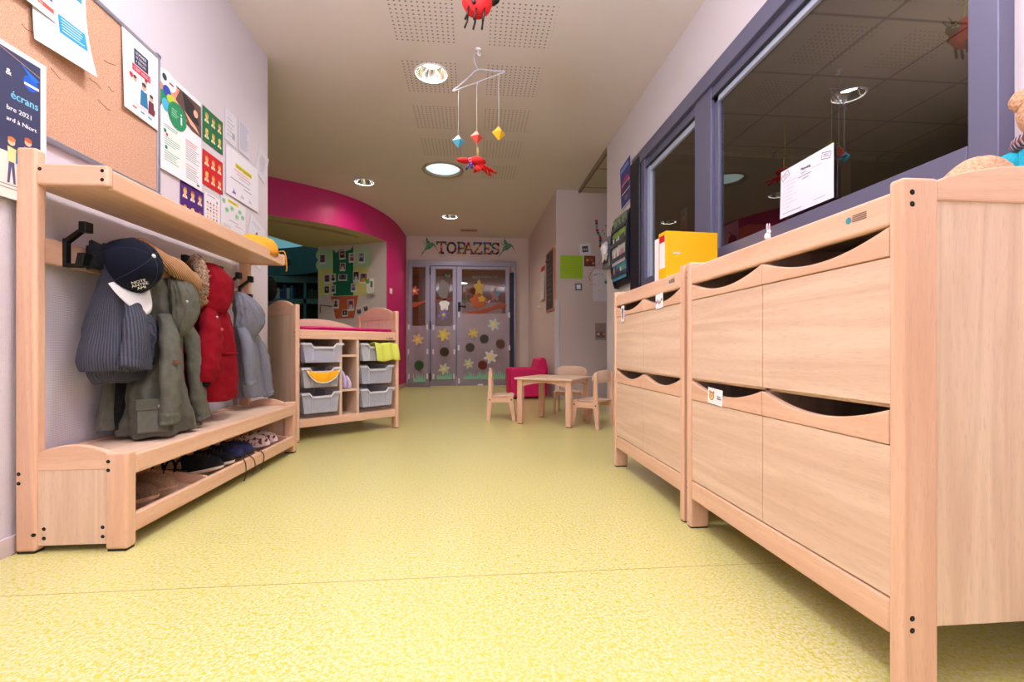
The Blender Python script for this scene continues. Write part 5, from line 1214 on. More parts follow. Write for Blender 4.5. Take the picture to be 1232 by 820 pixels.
# ------------------------------------------------------------------ changing table
CT_A = math.atan2(.545, .61)
def changing_table():
    t = thing('changing_table', 'beech changing table with plastic trays standing at an angle before the opening', 'changing table', (-1.222, 3.278, 0), CT_A)
    L, D = .83, .66
    for x in (0, L - .03):
        for y in (0, D - .066):
            MB().box(x, x + .030, y, y + .066, .004, .955 if y else .965).build('post', BEECH['z'], t, bevel=.007, seg=3)
            MB().box(x + .004, x + .026, y + .004, y + .062, 0, .005).build('foot_pad', M['black'], t)
        tp = [(.062 + (D - .124) * k / 14, .955 + .058 * math.sin(PI * k / 14) ** .8) for k in range(15)]
        MB().strip(tp, [(p[0], .90) for p in tp], 'x', x + .003, x + .027).build('end_rail', BEECH['y'], t, bevel=.003)
        MB().box(x + .006, x + .024, .062, D - .062, .10, .902).build('end_panel', LAM['z'], t)
    bolts(t, [Matrix.Translation((-.0002, .02, z)) @ Matrix.Rotation(-PI / 2, 4, 'Y') for z in (.77, .74)], world=False, r=.005)
    tp = [(.03 + (L - .06) * k / 16, .835 + .075 * math.sin(PI * k / 16) ** .8) for k in range(17)]
    MB().strip(tp, [(p[0], .70) for p in tp], 'y', D - .03, D - .012).build('back_board', LAM['x'], t, bevel=.003)
    MB().box(.03, L - .03, D - .02, D - .014, .1, .70).build('back_panel', LAM['x'], t)
    MB().box(.03, L - .03, .004, .026, .723, .790).build('front_rail', BEECH['x'], t, bevel=.006, seg=3)
    MB().box(.03, L - .03, .004, .026, .098, .158).build('bottom_rail', BEECH['x'], t, bevel=.006, seg=3)
    MB().box(.03, L - .03, .02, D - .02, .735, .752).build('top_board', LAM['x'], t)
    MB().box(.03, L - .03, .02, D - .02, .142, .158).build('bottom_board', LAM['x'], t)
    for a in (.322, .458): MB().box(a, a + .020, .006, D - .02, .158, .735).build('divider', LAM['z'], t, bevel=.002)
    for z in (.345, .605): MB().box(.342, .458, .008, D - .02, z - .012, z + .004).build('shelf', LAM['x'], t, bevel=.002)
    for x0, x1 in ((.03, .322), (.478, L - .03)):
        for z in (.49, .31, .668):
            MB().box(x0, x0 + .012, .02, D - .05, z, z + .012).build('runner', BEECH['y'], t); MB().box(x1 - .012, x1, .02, D - .05, z, z + .012).build('runner', BEECH['y'], t)
    MB().rings([[(L / 2 + sx * (L / 2 - .04) * 1.0, D / 2 + sy * (D / 2 - .035), z) for sx, sy in ((-1, -1), (1, -1), (1, 1), (-1, 1))] for z in (.754, .80)], smooth=False).build('mattress', M['mattress'], t, bevel=.015, seg=4)
    MB().tube([(.05, .045, .803), (.2, .04, .809), (.5, .04, .806), (L - .05, .045, .803)], .011).build('mattress_piping', M['mattress'], t)
    m = MB().box(L - .095, L - .055, .0025, .0045, .733, .742, paint(80, 100, 110, .5)).box(L - .115, L - .105, .0025, .0045, .732, .743, paint(80, 110, 130, .5)); m.build('maker_stamp', None, t)
    return t
CT = changing_table()
plastic = film_mat('translucent_plastic', (226, 228, 244), .34, .2)
plastic_rim = film_mat('translucent_plastic_rim', (232, 232, 246), .62, .2)
def tray(label, x0, x1, ztop, h=.135, out=.006, rot=0.0):
    t = thing('plastic_tray', label, 'storage tray', mtx=mtx_of(CT) @ Matrix.Translation(((x0 + x1) / 2, -out, ztop)) @ Matrix.Rotation(rot, 4, 'Z'), group='clear trays in the changing table')
    hw, dp = (x1 - x0) / 2, .42
    m = MB(); n = 12
    prof = [(-hw, 0), (-hw * .62, 0), (-hw * .48, -.026), (hw * .48, -.026), (hw * .62, 0), (hw, 0)]
    bw = hw - .018
    top = prof; bot = [(x * bw / hw, -h) for x, _ in prof]
    m.strip([(x, z) for x, z in top], bot, 'y', .012, .0145)
    for sg in (-1, 1): m.prism([(sg * hw, 0), (sg * bw, -h), (sg * (bw - .003), -h), (sg * (hw - .003), 0)], 'y', .0145, dp)
    m.box(-bw, bw, .012, dp, -h - .002, -h); m.box(-hw, hw, dp, dp + .003, -h, 0)
    m.build('bin', plastic, t)
    m = MB()
    m.strip([(x * 1.04, z + .006) for x, z in top], [(x * 1.04, z - .010) for x, z in top], 'y', -.004, .012)
    for sg in (-1, 1): m.box(sg * hw if sg < 0 else hw - .003, sg * hw + .003 if sg < 0 else hw, .012, dp, -.010, .006)
    m.build('rim', plastic_rim, t, bevel=.002)
    for x in (-hw * .52, hw * .52): MB().box(x - .002, x + .002, .006, .012, -h + .004, -.03).build('front_rib', plastic_rim, t)
    return t
tr = {}
tr['tl'] = tray('clear plastic tray with violet-blue cloths inside, top left of the changing table', .036, .326, .690, .132, .045)
tr['ml'] = tray('clear plastic tray holding the orange bib, middle left of the changing table', .036, .312, .515, .135, .03)
tr['bl'] = tray('clear plastic tray at the bottom left of the changing table', .036, .310, .337, .14, .03)
tr['tr'] = tray('clear plastic tray under the lime towel, top right of the changing table', .486, .778, .692, .13, .02)
tr['mr'] = tray('clear empty plastic tray, middle right of the changing table', .486, .770, .517, .135, .015)
tr['br'] = tray('clear plastic tray at the bottom right of the changing table', .486, .770, .338, .135, .02)
def ctw(x, y, z): return mtx_of(CT) @ Vector((x, y, z))
def drape(name, label, cat, x0, x1, ztop, drop_l, drop_r, yfront, mat, over=.10, round_=.0, trim=None, zig=0.0):
    """cloth lying over the front rim of a tray: goes back inside and hangs in front"""
    t = thing(name, label, cat, mtx=mtx_of(CT) @ Matrix.Translation(((x0 + x1) / 2, yfront, ztop)))
    w = x1 - x0; m = MB(); nx, nz = 22, 22; G = {}
    for i in range(nx + 1):
        u = i / nx; x = (u - .5) * w
        drop = drop_l + (drop_r - drop_l) * u
        if round_: drop *= max(.12, (1 - abs(2 * u - 1) ** 2.6)) ** .5
        for j in range(nz + 1):
            v = j / nz
            dip = -.016 * math.sin(PI * min(1, max(0, u))) if round_ else -.012 * abs(math.sin(PI * u * 1.6))
            fo = .005 * math.sin(u * 17 + v * 2) + .004 * noise.noise(Vector((u * 4, v * 4, drop * 50)))
            if v < .35:
                q = v / .35; y = over * (1 - q); z = dip - .02 * (1 - q) + .008
                y += 0
            else:
                q = (v - .35) / .65; y = -.010 - .012 * math.sin(q * 2.4) + fo; z = dip + .008 - drop * q
                x2 = x * (1 - .06 * q * (1 if round_ else -.3))
                G[i, j] = m.bm.verts.new((x2 + zig * q * .02, y, z)); continue
            G[i, j] = m.bm.verts.new((x, y, z + fo))
    for i in range(nx):
        for j in range(nz):
            f = m.bm.faces.new((G[i, j], G[i + 1, j], G[i + 1, j + 1], G[i, j + 1])); f.smooth = True
    edge = [G[0, j].co.copy() for j in range(9, nz + 1)] + [G[i, nz].co.copy() for i in range(1, nx + 1)] + [G[nx, j].co.copy() for j in range(nz - 1, 8, -1)]
    m.build('cloth', mat, t, solid=.004)
    if trim: MB().tube(edge, .0042, n=6).build('edging', trim, t)
    return t
F_or = fabric('orange_terry', (238, 160, 20), (250, 184, 36), (260, 260, 260), bump=.5)
F_lime = fabric('lime_terry', (206, 214, 84), (224, 230, 112), (260, 260, 260), bump=.5)
F_violet = fabric('violet_cotton', (104, 104, 170), (140, 140, 200), (80, 80, 80), bump=.3)
drape('bib', 'orange-yellow bib with white edging hanging over the middle left tray', 'bib', .062, .290, .492, .072, .072, -.036, F_or, .1, 1, M['white'])
drape('towel', 'lime yellow towel hanging over the top right tray', 'towel', .585, .790, .702, .150, .135, -.030, F_lime, .1, 0, None, 1)
t = thing('folded_cloth', 'violet-blue cloth bundle inside the top left tray', 'cloth', mtx=mtx_of(CT) @ Matrix.Translation((.15, .09, .565)))
MB().ball((0, 0, .035), (.085, .06, .035), rough=.5, seed=2, n=24, m=14).build('cloth', F_violet, t); MB().ball((.05, .01, .025), (.05, .05, .026), rough=.5, seed=8, n=24, m=14).build('fold', F_violet, t)
t = thing('folded_cloth', 'pale orange cloth lying inside the middle left tray', 'cloth', mtx=mtx_of(CT) @ Matrix.Translation((.17, .09, .385)))
MB().ball((0, 0, .030), (.10, .07, .030), rough=.4, seed=5, n=24, m=14).build('cloth', fabric('pale_orange', (226, 160, 96), (236, 180, 120)), t); MB().box(-.08, .06, -.05, .04, .05, .058).build('fold', F_or, t, bevel=.003)
t = thing('folded_cloth', 'pale yellow cloth inside the top right tray beside the towel', 'cloth', mtx=mtx_of(CT) @ Matrix.Translation((.57, .10, .57)))
MB().ball((0, 0, .045), (.04, .06, .042), rough=.4, seed=15, n=24, m=14).build('cloth', fabric('pale_yellow', (206, 206, 160), (220, 220, 180)), t); MB().ball((.03, 0, .03), (.03, .05, .03), rough=.4, seed=1).build('fold', F_lime, t)
t = thing('folded_cloth', 'lilac and white cloth stuffed in the middle compartment of the changing table', 'cloth', mtx=mtx_of(CT) @ Matrix.Translation((.385, .05, .350)))
MB().rings([[((.026 + .01 * math.sin(3 * a)) * s_ * math.cos(a) - .018 + dx, (.05) * s_ * math.sin(a), z) for a in [2 * PI * k / 24 for k in range(24)]] for s_, z, dx in ((.8, .0, 0), (1, .02, .002), (.95, .06, .0), (.8, .10, -.004), (.5, .13, -.008), (.2, .14, -.008))]).build('cloth', fabric('lilac', (170, 140, 196), (214, 196, 226), (60, 60, 60)), t)
MB().rings([[((.02) * s_ * math.cos(a) + .024 + dx, (.045) * s_ * math.sin(a), z) for a in [2 * PI * k / 24 for k in range(24)]] for s_, z, dx in ((.8, .0, 0), (1, .02, .002), (.9, .05, -.002), (.6, .08, -.008), (.2, .10, -.012))]).build('fold', fabric('lilac_white', (196, 176, 210), (232, 224, 238), (60, 60, 60)), t)

# ------------------------------------------------------------------ person in the dark room behind the opening
def skin_body(name, verts, edges, mat, parent, root=0, sub=2):
    me = bpy.data.meshes.new(name); me.from_pydata([v[:3] for v in verts], edges, []); me.update()
    o = bpy.data.objects.new(name, me); C.objects.link(o); o.parent = parent
    sk = o.modifiers.new('skin', 'SKIN'); sk.use_smooth_shade = True
    for i, v in enumerate(verts):
        d = me.skin_vertices[0].data[i]; r = v[3] if isinstance(v[3], tuple) else (v[3], v[3]); d.radius = r; d.use_root = (i == root)
    s_ = o.modifiers.new('sub', 'SUBSURF'); s_.levels = sub; s_.render_levels = sub
    me.materials.append(mat)
    return o
pp = thing('person', 'person with dark hair and dark clothes turned away beyond the changing table', 'person', (-2.49, 5.80, 0), math.radians(150))
SK = paint(150, 100, 78, .6)
vs = [(0, 0, .80, (.13, .10)), (0, 0, 1.0, (.12, .09)), (0, 0, 1.17, (.14, .09)), (0, 0, 1.24, .05), (.02, 0, 1.31, .045), (.0, .17, 1.16, .05), (0, .21, .93, .038), (.05, .20, .72, .028), (0, -.17, 1.16, .05), (0, -.21, .93, .038), (.05, -.20, .72, .028),
      (0, .085, .72, .085), (.01, .09, .42, .055), (0, .09, .08, .04), (.10, .09, .04, .035), (0, -.085, .72, .085), (.01, -.09, .42, .055), (0, -.09, .08, .04), (.10, -.09, .04, .035)]
body = skin_body('body', vs, [(0, 1), (1, 2), (2, 3), (3, 4), (2, 5), (5, 6), (6, 7), (2, 8), (8, 9), (9, 10), (0, 11), (11, 12), (12, 13), (13, 14), (0, 15), (15, 16), (16, 17), (17, 18)], paint(34, 32, 38, .8), pp)
MB().ball((.02, 0, 1.41), (.085, .07, .105), n=24, m=16).ball((.105, 0, 1.40), (.014, .010, .016)).ball((.02, .072, 1.40), (.014, .008, .024)).ball((.02, -.072, 1.40), (.014, .008, .024)).build('head', SK, pp)
m = MB().ball((.080, .027, 1.425), (.010, .012, .007)).ball((.080, -.027, 1.425), (.010, .012, .007)); m.build('eyes', M['white'], pp)
MB().ball((.095, 0, 1.365), (.006, .022, .005)).build('mouth', paint(130, 60, 60, .5), pp)
MB().ball((-.005, 0, 1.435), (.098, .090, .105), n=28, m=18, rough=.18, seed=3).ball((-.05, 0, 1.36), (.06, .075, .10), n=20, m=12, rough=.3, seed=5).build('hair', fabric('dark_hair', (14, 11, 10), (30, 24, 22), (120, 120, 30), bump=.8), pp)
for sg in (1, -1):
    base = Vector((.05, sg * .20, .71))
    hv = [(base.x, base.y, base.z, .026), (base.x + .008, base.y, base.z - .055, (.030, .016))]
    he = [(0, 1)]
    for k, (dx, ln) in enumerate(((-.024, .055), (-.008, .068), (.009, .064), (.024, .05))):
        i = len(hv); hv += [(base.x + dx, base.y, base.z - .075, .0085), (base.x + dx * 1.1, base.y + .004, base.z - .075 - ln * .55, .008), (base.x + dx * 1.1 , base.y - sg * .012, base.z - .075 - ln, .006)]; he += [(1, i), (i, i + 1), (i + 1, i + 2)]
    i = len(hv); hv += [(base.x + .034, base.y, base.z - .045, .009), (base.x + .046, base.y - sg * .01, base.z - .078, .007)]; he += [(0, i), (i, i + 1)]
    skin_body('hand', hv, he, SK, pp, sub=1)

# ------------------------------------------------------------------ play room shelf unit
t = thing('wall_bookcase', 'dim grey-green bookcase with tall compartments in the dark room beyond', 'bookcase', (-3.9, 9.40, 0))
GT = paint(96, 116, 112, .7)
MB().box(-1.6, 1.55, .0, .34, 1.98, 2.11).build('top_fascia', GT, t, bevel=.004); MB().box(-1.6, 1.55, 0, .34, 1.56, 1.66).build('shelf', GT, t, bevel=.004)
MB().box(-1.6, 1.55, .30, .34, 0, 2.1).build('back', paint(50, 52, 50, .8), t); MB().box(-1.6, 1.55, 0, .30, .05, .12).build('plinth_shelf', GT, t)
for x in (-1.6, -.85, -.12, .55, .98, 1.5): MB().box(x, x + .05, 0, .32, 0, 2.0).build('upright', GT, t)
random.seed(11)
cols = [(70, 110, 130), (120, 60, 60), (150, 140, 110), (60, 90, 70), (170, 170, 160), (60, 60, 100), (160, 110, 60)]
for x0, n in ((-.78, 5), (-.02, 6), (.62, 3), (1.06, 4)):
    x = x0
    for k in range(n):
        wd = random.uniform(.03, .07); h = random.uniform(.16, .28); dd = random.uniform(.12, .2)
        tb = thing('book', '%s book standing in the dim far bookcase' % ['dim blue', 'dim red', 'dim tan', 'dim green', 'dim pale', 'dim violet', 'dim orange'][cols.index(c := random.choice(cols))], 'book', (-3.9 + x, 9.47, 1.661), group='books in the dim far bookcase')
        MB().box(0, wd, 0, dd, 0, h).build('cover', paint(*c, .7), tb); MB().box(.003, wd - .003, .003, dd + .001, h, h + .001).build('pages', M['white'], tb)
        x += wd + random.uniform(.002, .02)
t = thing('wall_speaker', 'small round dark loudspeaker on the dim curved bulkhead', 'speaker', (-3.62, 9.335, 2.40), .2)
MB().lathe([(.0005, .03), (.05, .03), (.075, .012), (.085, 0)], n=24).build('housing', paint(70, 86, 84, .6), t).matrix_basis = Matrix.Rotation(PI / 2, 4, 'X')
MB().lathe([(.0005, .036), (.03, .034), (.035, .03)], n=20).build('cone', M['black'], t).matrix_basis = Matrix.Rotation(PI / 2, 4, 'X')

# ------------------------------------------------------------------ paper tree with photographs
def tw(s_, z, off=.002): p = TA + td * s_ + tn * off; return (p.x, p.y, z)
TR = thing('paper_tree', 'large paper tree with pale green and yellow crown on the white wall in the opening', 'wall decoration', mtx=face_matrix(tw(0, 0, .001), tn))
def scallop(x0, x1, z0, z1, n, side):
    pts = [(x0, z0), (x1, z0)]
    for k in range(n):
        for j in range(6): a = -PI / 2 + PI * j / 5; pts.append((x1 + .05 * math.cos(a) * 1.2, z0 + (z1 - z0) * (k + .5) / n + (z1 - z0) / n / 2 * math.sin(a)))
    pts.append((x0, z1)); return [(p[0], p[1]) if side > 0 else (2 * x0 - p[0], p[1]) for p in pts]
MB().prism(scallop(.16, .90, 1.905, 2.20, 2, 1), 'z', 0, .0012).build('crown_paper', paint(178, 212, 172, .8), TR)
MB().prism([(-2 * 0 + .30 - (x - .30), z) for x, z in scallop(.30, .58, 1.905, 2.22, 2, 1)], 'z', .0003, .0015).build('crown_paper', paint(178, 212, 172, .8), TR)
MB().prism(scallop(.16, .86, 1.485, 1.905, 3, 1), 'z', .0004, .0016).build('crown_paper', paint(216, 208, 126, .8), TR)
MB().prism([(.30 - (x - .30), z) for x, z in scallop(.30, .54, 1.485, 1.905, 3, 1)], 'z', .0004, .0018).build('crown_paper', paint(216, 208, 126, .8), TR)
MB().prism([(.285, 1.485), (.646, 1.485), (.646, 2.25), (.60, 2.19), (.52, 2.17), (.47, 2.20), (.40, 2.20), (.34, 2.15), (.277, 2.215)], 'z', .002, .0032).build('trunk_paper', paint(8, 104, 76, .7), TR)
MB().prism([(.24, 1.475), (.33, 1.13), (.66, 1.13), (.735, 1.475)], 'z', .002, .0032).build('pot_paper', paint(186, 88, 52, .8), TR)
pcs = [(.088, 2.07, .11, .15, 'over the left crown'), (.454, 2.113, .11, .14, 'at the top of the trunk'), (.624, 2.064, .11, .15, 'right of the trunk top'), (.791, 2.054, .12, .17, 'over the right crown'), (.454, 1.932, .10, .13, 'second down the trunk'), (.457, 1.769, .16, .10, 'lying wide on the trunk'),
       (.172, 1.755, .11, .14, 'at the left of the yellow crown'), (.286, 1.766, .10, .13, 'beside the trunk on the left'), (.164, 1.58, .10, .14, 'lowest at the left'), (.286, 1.591, .09, .13, 'low beside the trunk on the left'), (.70, 1.771, .11, .16, 'right of the trunk at middle height'), (.826, 1.74, .14, .17, 'with an orange shirt at the right'),
       (.65, 1.601, .09, .13, 'low beside the trunk on the right'), (.329, 1.36, .12, .14, 'on the left of the orange pot'), (.61, 1.328, .11, .17, 'on the right of the orange pot'), (.50, 1.21, .10, .10, 'at the foot of the pot')]
sk = [(214, 170, 140), (150, 104, 80), (90, 62, 50)]
random.seed(21)
for k, (x, z, wd, h, lb) in enumerate(pcs):
    s = Sheet(wd, h, (232, 228, 236)); shirt = (226, 150, 50) if 'orange shirt' in lb else random.choice([(40, 40, 60), (60, 80, 110), (30, 28, 32), (170, 60, 90), (200, 200, 210), (70, 50, 60)])
    bg = random.choice([(170, 160, 190), (120, 100, 96), (60, 52, 50), (150, 70, 90), (190, 180, 180)])
    s.rect(.08, .18, .92, .94, bg).poly([(.2, .18), (.8, .18), (.72, .48), (.5, .56), (.28, .48)], shirt, 2).disc(.5, .66, .15, random.choice(sk), 3, ry=.18).disc(.5, .78, .17, (30, 22, 22), 4, ry=.10)
    s.put('photo_print', tw(x - wd / 2, z - h / 2, .006), tn, 'small portrait photo on the paper tree, ' + lb, 'photo', 'portrait photos on the paper tree', tilt=random.uniform(-.05, .05))
s = Sheet(.13, .23, (240, 240, 240), shape=[(0, .02), (.02, 0), (.11, 0), (.13, .02), (.13, .23), (0, .23)]); s.disc(.15, .78, .26, (90, 180, 70), 2).disc(.0, .95, .1, (90, 180, 70), 3).disc(.3, .95, .1, (90, 180, 70), 3).rect(.5, .4, .8, .8, (120, 110, 90), 1)
s.put('greeting_card', tw(.90, 1.50, .03), tn, 'white card with a green round shape standing on the small wall ledge', 'card')
o = MB().prism([(-.09, 0), (.09, 0), (.07, -.05), (-.07, -.05)], 'z', 0, .012).build('wall_ledge', paint(190, 186, 160, .6)); o.matrix_basis = Matrix.Translation(tw(.98, 1.478, 0)) @ Matrix.Rotation(math.atan2(td.y, td.x), 4, 'Z'); tag(o, 'small pale wall ledge under the white card', 'ledge')
for x, z, lb in ((.76, 1.235, 'small photo strip beside the pot, left of three'), (.88, 1.275, 'small photo strip beside the pot, middle of three'), (1.04, 1.33, 'small ochre card beside the pot, right of three')):
    s = Sheet(.10, .12, (226, 220, 226)); s.rect(.15, .1, .85, .7, (90, 60, 60) if x < 1 else (200, 150, 70)).disc(.5, .6, .15, (200, 150, 120), 2)
    s.put('photo_print', tw(x - .05, z - .06, .004), tn, lb, 'photo', tilt=.2)
o = MB().tube([(0, 0, 0), (0, .13, 0), (.22, .10, 0)], .006).build('paper_garland', paint(120, 60, 50, .7), mtx=face_matrix(tw(.05, 1.22, .01), tn)); tag(o, 'thin dark red garland on the wall left of the orange paper pot', 'garland')
sw = MB().box(-.04, .04, -.04, .04, 0, .012).build('light_switch', M['white'], mtx=face_matrix((-1.247, 7.12, 1.545), (.97, -.2, 0)), bevel=.003); tag(sw, 'white light switch on the magenta wall', 'switch')
MB().box(-.026, .026, -.03, .03, .012, .016).build('rocker', M['white'], sw, bevel=.002)

# ------------------------------------------------------------------ low table and chairs
TX, TY, TANG = .735, 4.03, math.atan2(-.545, .84)
t = thing('low_table', 'low square beech child table with arched aprons', 'table', (TX, TY, 0), TANG)
h = .268
MB().box(-h, h, -h, h, .386, .405).build('table_top', LAM['x'], t, bevel=.005, seg=3)
for sx in (-1, 1):
    for sy in (-1, 1):
        MB().box(sx * .225 - .024, sx * .225 + .024, sy * .225 - .024, sy * .225 + .024, .004, .386).build('leg', BEECH['z'], t, bevel=.006, seg=3)
        MB().box(sx * .225 - .02, sx * .225 + .02, sy * .225 - .02, sy * .225 + .02, 0, .005).build('foot_pad', M['black'], t)
for k in range(4):
    tp = [(-.20 + .4 * i / 12, .386) for i in range(13)]; bt = [(x, .33 + .034 * math.cos(x / .2 * PI / 2)) for x, _ in tp]
    m = MB().strip(tp, bt, 'y', -.236, -.216); m.bm.transform(Matrix.Rotation(k * PI / 2, 4, 'Z')); m.build('apron', BEECH['x' if k % 2 == 0 else 'y'], t, bevel=.002)
def chair(label, loc, rot, src=None):
    if src is not None:
        return dup(src, mtx=Matrix.Translation(loc) @ Matrix.Rotation(rot, 4, 'Z'), label=label)
    t = thing('child_chair', label, 'chair', loc, rot, group='small beech chairs round the low table')
    for sg in (-1, 1):
        y0, y1 = (sg * .140 - .011, sg * .140 + .011)
        MB().prism([(-.020, 0), (.008, 0), (.030, .17), (.030, .25), (.026, .42), (.012, .455), (-.004, .45), (-.006, .30), (-.014, .20)], 'y', y0, y1).build('rear_leg', BEECH['z'], t, bevel=.004)
        MB().prism([(.215, .0), (.245, .0), (.222, .21), (.212, .232), (.185, .232), (.176, .22), (.180, .17)], 'y', y0, y1).build('front_leg', BEECH['z'], t, bevel=.004)
        MB().box(.026, .184, y0 + .003, y1 - .003, .168, .215).build('side_rail', BEECH['x'], t, bevel=.003)
        for x in (.008, .205): MB().lathe([(.0005, .001), (.006, .001), (.007, -.001)], n=10).build('bolt', M['blackhole'], t).matrix_basis = Matrix.Translation((x, y0 if sg < 0 else y1, .192)) @ Matrix.Rotation(PI / 2 if sg < 0 else -PI / 2, 4, 'X')
    MB().box(.005, .228, -.128, .128, .216, .229).build('seat', LAM['x'], t, bevel=.005, seg=3)
    MB().box(.19, .205, -.13, .13, .180, .216).build('front_rail', BEECH['y'], t, bevel=.003)
    m = MB(); n = 14; top = []; R = []
    for k in range(n + 1):
        y = -.165 + .33 * k / n; bx = -.030 * math.cos(y / .165 * PI / 2) + .022
        e = 1 - abs(y / .165) ** 6
        z1 = .380 + .098 * (.55 + .45 * e) - .012 * (y / .165) ** 2; z0 = .375 + .02 * (1 - e)
        R.append([(bx, y, z0), (bx + .012, y, z0), (bx + .012, y, z1), (bx, y, z1)])
    m.rings(R); m.build('backrest', LAM['y'], t, bevel=.003)
    return t
c1 = chair('small beech chair left of the low table, seen from the side', (.165, 4.275, 0), -.10)
c1['label'] = 'small beech chair left of the low table, seen from the side'
chair('small beech chair behind the low table facing the camera', (1.045, 4.70, 0), math.radians(-112), c1)
d3 = math.radians(137)
chair('small beech chair at the right of the low table, partly behind the cabinet', (1.10, 3.70, 0), d3, c1)

# magenta armchair
t = thing('armchair', 'magenta vinyl child armchair against the pillar', 'armchair', (.745, 6.16, 0), math.radians(184))
W_, Dp = .50, .46
MB().box(-.22, .20, -.16, .16, .02, .245).build('seat', M['pink'], t, bevel=.03, seg=4)
for sg in (-1, 1): MB().box(-.22, .245, sg * .20 - .055, sg * .20 + .055, .02, .40).build('armrest', M['pink'], t, bevel=.028, seg=4)
prof = [(-.16, .03), (-.245, .03), (-.25, .40), (-.225, .52), (-.17, .548), (-.12, .52), (-.09, .40), (-.09, .20)]
MB().prism(prof, 'y', -.20, .20).build('backrest', M['pink'], t, bevel=.02, seg=4)
for sx in (-.19, .20):
    for sy in (-.2, .2): MB().lathe([(.0005, 0), (.018, 0), (.018, .022), (.0005, .022)], c=(sx, sy, 0), n=12).build('foot', M['black'], t)
MB().tube([(.246, -.245, .06), (.246, -.245, .385), (.246, -.155, .385)], .004, n=6).tube([(.246, .245, .06), (.246, .245, .385), (.246, .155, .385)], .004, n=6).build('seam_piping', paint(240, 60, 130, .4), t)

# ------------------------------------------------------------------ hanging mobile, ladybird and red bird
def at(u, v, d):
    a = (u - 616) / FPX * d; c_, s_ = math.cos(YAW), math.sin(YAW)
    return Vector((a * c_ + d * s_, -a * s_ + d * c_, 0.65 + (420 - v) * d / FPX))
clear = film_mat('clear_acrylic', (214, 214, 236), .55, .15)
HK = at(575, 60, 3.17); HL = at(545, 107, 3.29); HR = at(607, 84, 3.06); HK.z = 2.74
t = thing('clothes_hanger', 'clear plastic clothes hanger hung from the ceiling as a mobile', 'hanger', tuple(HK))
mid = (HL + HR) / 2; neck = Vector((mid.x, mid.y, HL.z + .10)); bz = min(HL.z, HR.z) - .0
HL.z = HR.z = 2.515; neck.z = 2.60
MB().tube(smooth_path([HL + Vector((0, 0, .004)), HL * .75 + HR * .25 + Vector((0, 0, .045)), neck, HR * .75 + HL * .25 + Vector((0, 0, .045)), HR + Vector((0, 0, .004))], 8), .005).build('shoulders', clear, t, world=True)
MB().tube([HL, HR], .0035).build('bar', clear, t, world=True)
hk = Vector((HK.x, HK.y, 2.70))
MB().tube(smooth_path([neck, neck + Vector((-.012, 0, .03)), hk + Vector((-.028, 0, -.02)), hk + Vector((-.02, 0, .012)), hk + Vector((.004, 0, .02)), hk + Vector((.02, 0, 0))], 8), .0035).build('hook', clear, t, world=True)
t = thing('ceiling_hook', 'small clear adhesive hook on the ceiling holding the hanger', 'hook', (hk.x, hk.y, 2.74))
MB().lathe([(.0005, -.008), (.018, -.006), (.022, 0)], n=18).build('base', M['white'], t); MB().tube([(0, 0, -.006), (0, 0, -.035), (.012, 0, -.045), (.022, 0, -.032)], .004).build('hook', M['white'], t)
dr = (HR - HL).normalized()
def octa(label, pos, r, cols, name='paper_octahedron'):
    t = thing(name, label, 'paper shape', tuple(pos), group='folded paper octahedra on the mobile')
    m = MB(); c_, s_ = math.cos(.6), math.sin(.6)
    ring = [(r * math.cos(a + .3), r * math.sin(a + .3), 0) for a in (0, PI / 2, PI, 1.5 * PI)]
    for k in range(4):
        a, b_ = ring[k], ring[(k + 1) % 4]
        m.face([a, b_, (0, 0, r)], paint(*cols[0], .6)); m.face([b_, a, (0, 0, -r)], paint(*cols[0], .6))
    bmesh.ops.remove_doubles(m.bm, verts=m.bm.verts, dist=.0001)
    m.build('paper', None, t)
    top = HL.z if True else 0
    MB().tube([(0, 0, r * 1.02), (0, 0, 2.517 - pos.z)], .0014, n=5).tube([(0, 0, 2.515 - pos.z), (.006, 0, 2.525 - pos.z), (.008, 0, 2.49 - pos.z)], .0012, n=5).build('thread', M['white'], t)
def on_bar(u, v):
    best = min((k / 400 for k in range(401)), key=lambda f: abs(((p := HL + (HR - HL) * f).x * math.cos(YAW) - p.y * math.sin(YAW)) / (p.x * math.sin(YAW) + p.y * math.cos(YAW)) * FPX + 616 - u))
    p = HL + (HR - HL) * best; d_ = p.x * math.sin(YAW) + p.y * math.cos(YAW); p.z = .65 + (420 - v) * d_ / FPX; return p
octa('light blue folded paper octahedron on the hanger, the left one', on_bar(551.5, 170), .047, [(86, 178, 214)])
octa('coral red folded paper octahedron on the hanger, the middle one', on_bar(573.5, 165), .047, [(228, 84, 70)])
octa('yellow folded paper octahedron on the hanger, the right one', on_bar(600, 160.5), .049, [(250, 196, 40)])
# red paper bird
bp = at(574, 199, 3.76)
t = thing('paper_bird', 'red felt bird with blue legs hanging on a yellow thread behind the mobile', 'hanging bird', tuple(bp), .2)
RF = paint(206, 12, 16, .8)
def petal(L, wd, pos, az, el, th=.008, roll=0):
    m = MB(); n = 12
    m.rings([[(L * f, wd * math.sin(PI * min(1, f * .98 + .02)) ** .7 * math.cos(a) + 1e-4 * math.cos(a), th * math.sin(a)) for a in [2 * PI * j / 10 for j in range(10)]] for f in [k / n for k in range(n + 1)]])
    m.bm.transform(Matrix.Translation(pos) @ Matrix.Rotation(az, 4, 'Z') @ Matrix.Rotation(-el, 4, 'Y') @ Matrix.Rotation(roll, 4, 'X')); return m
MB().ball((.0, 0, .035), (.075, .04, .035), n=20, m=12).ball((-.105, 0, .028), (.065, .03, .022), n=16, m=10).ball((-.055, 0, .022), (.03, .02, .018)).build('body', RF, t)
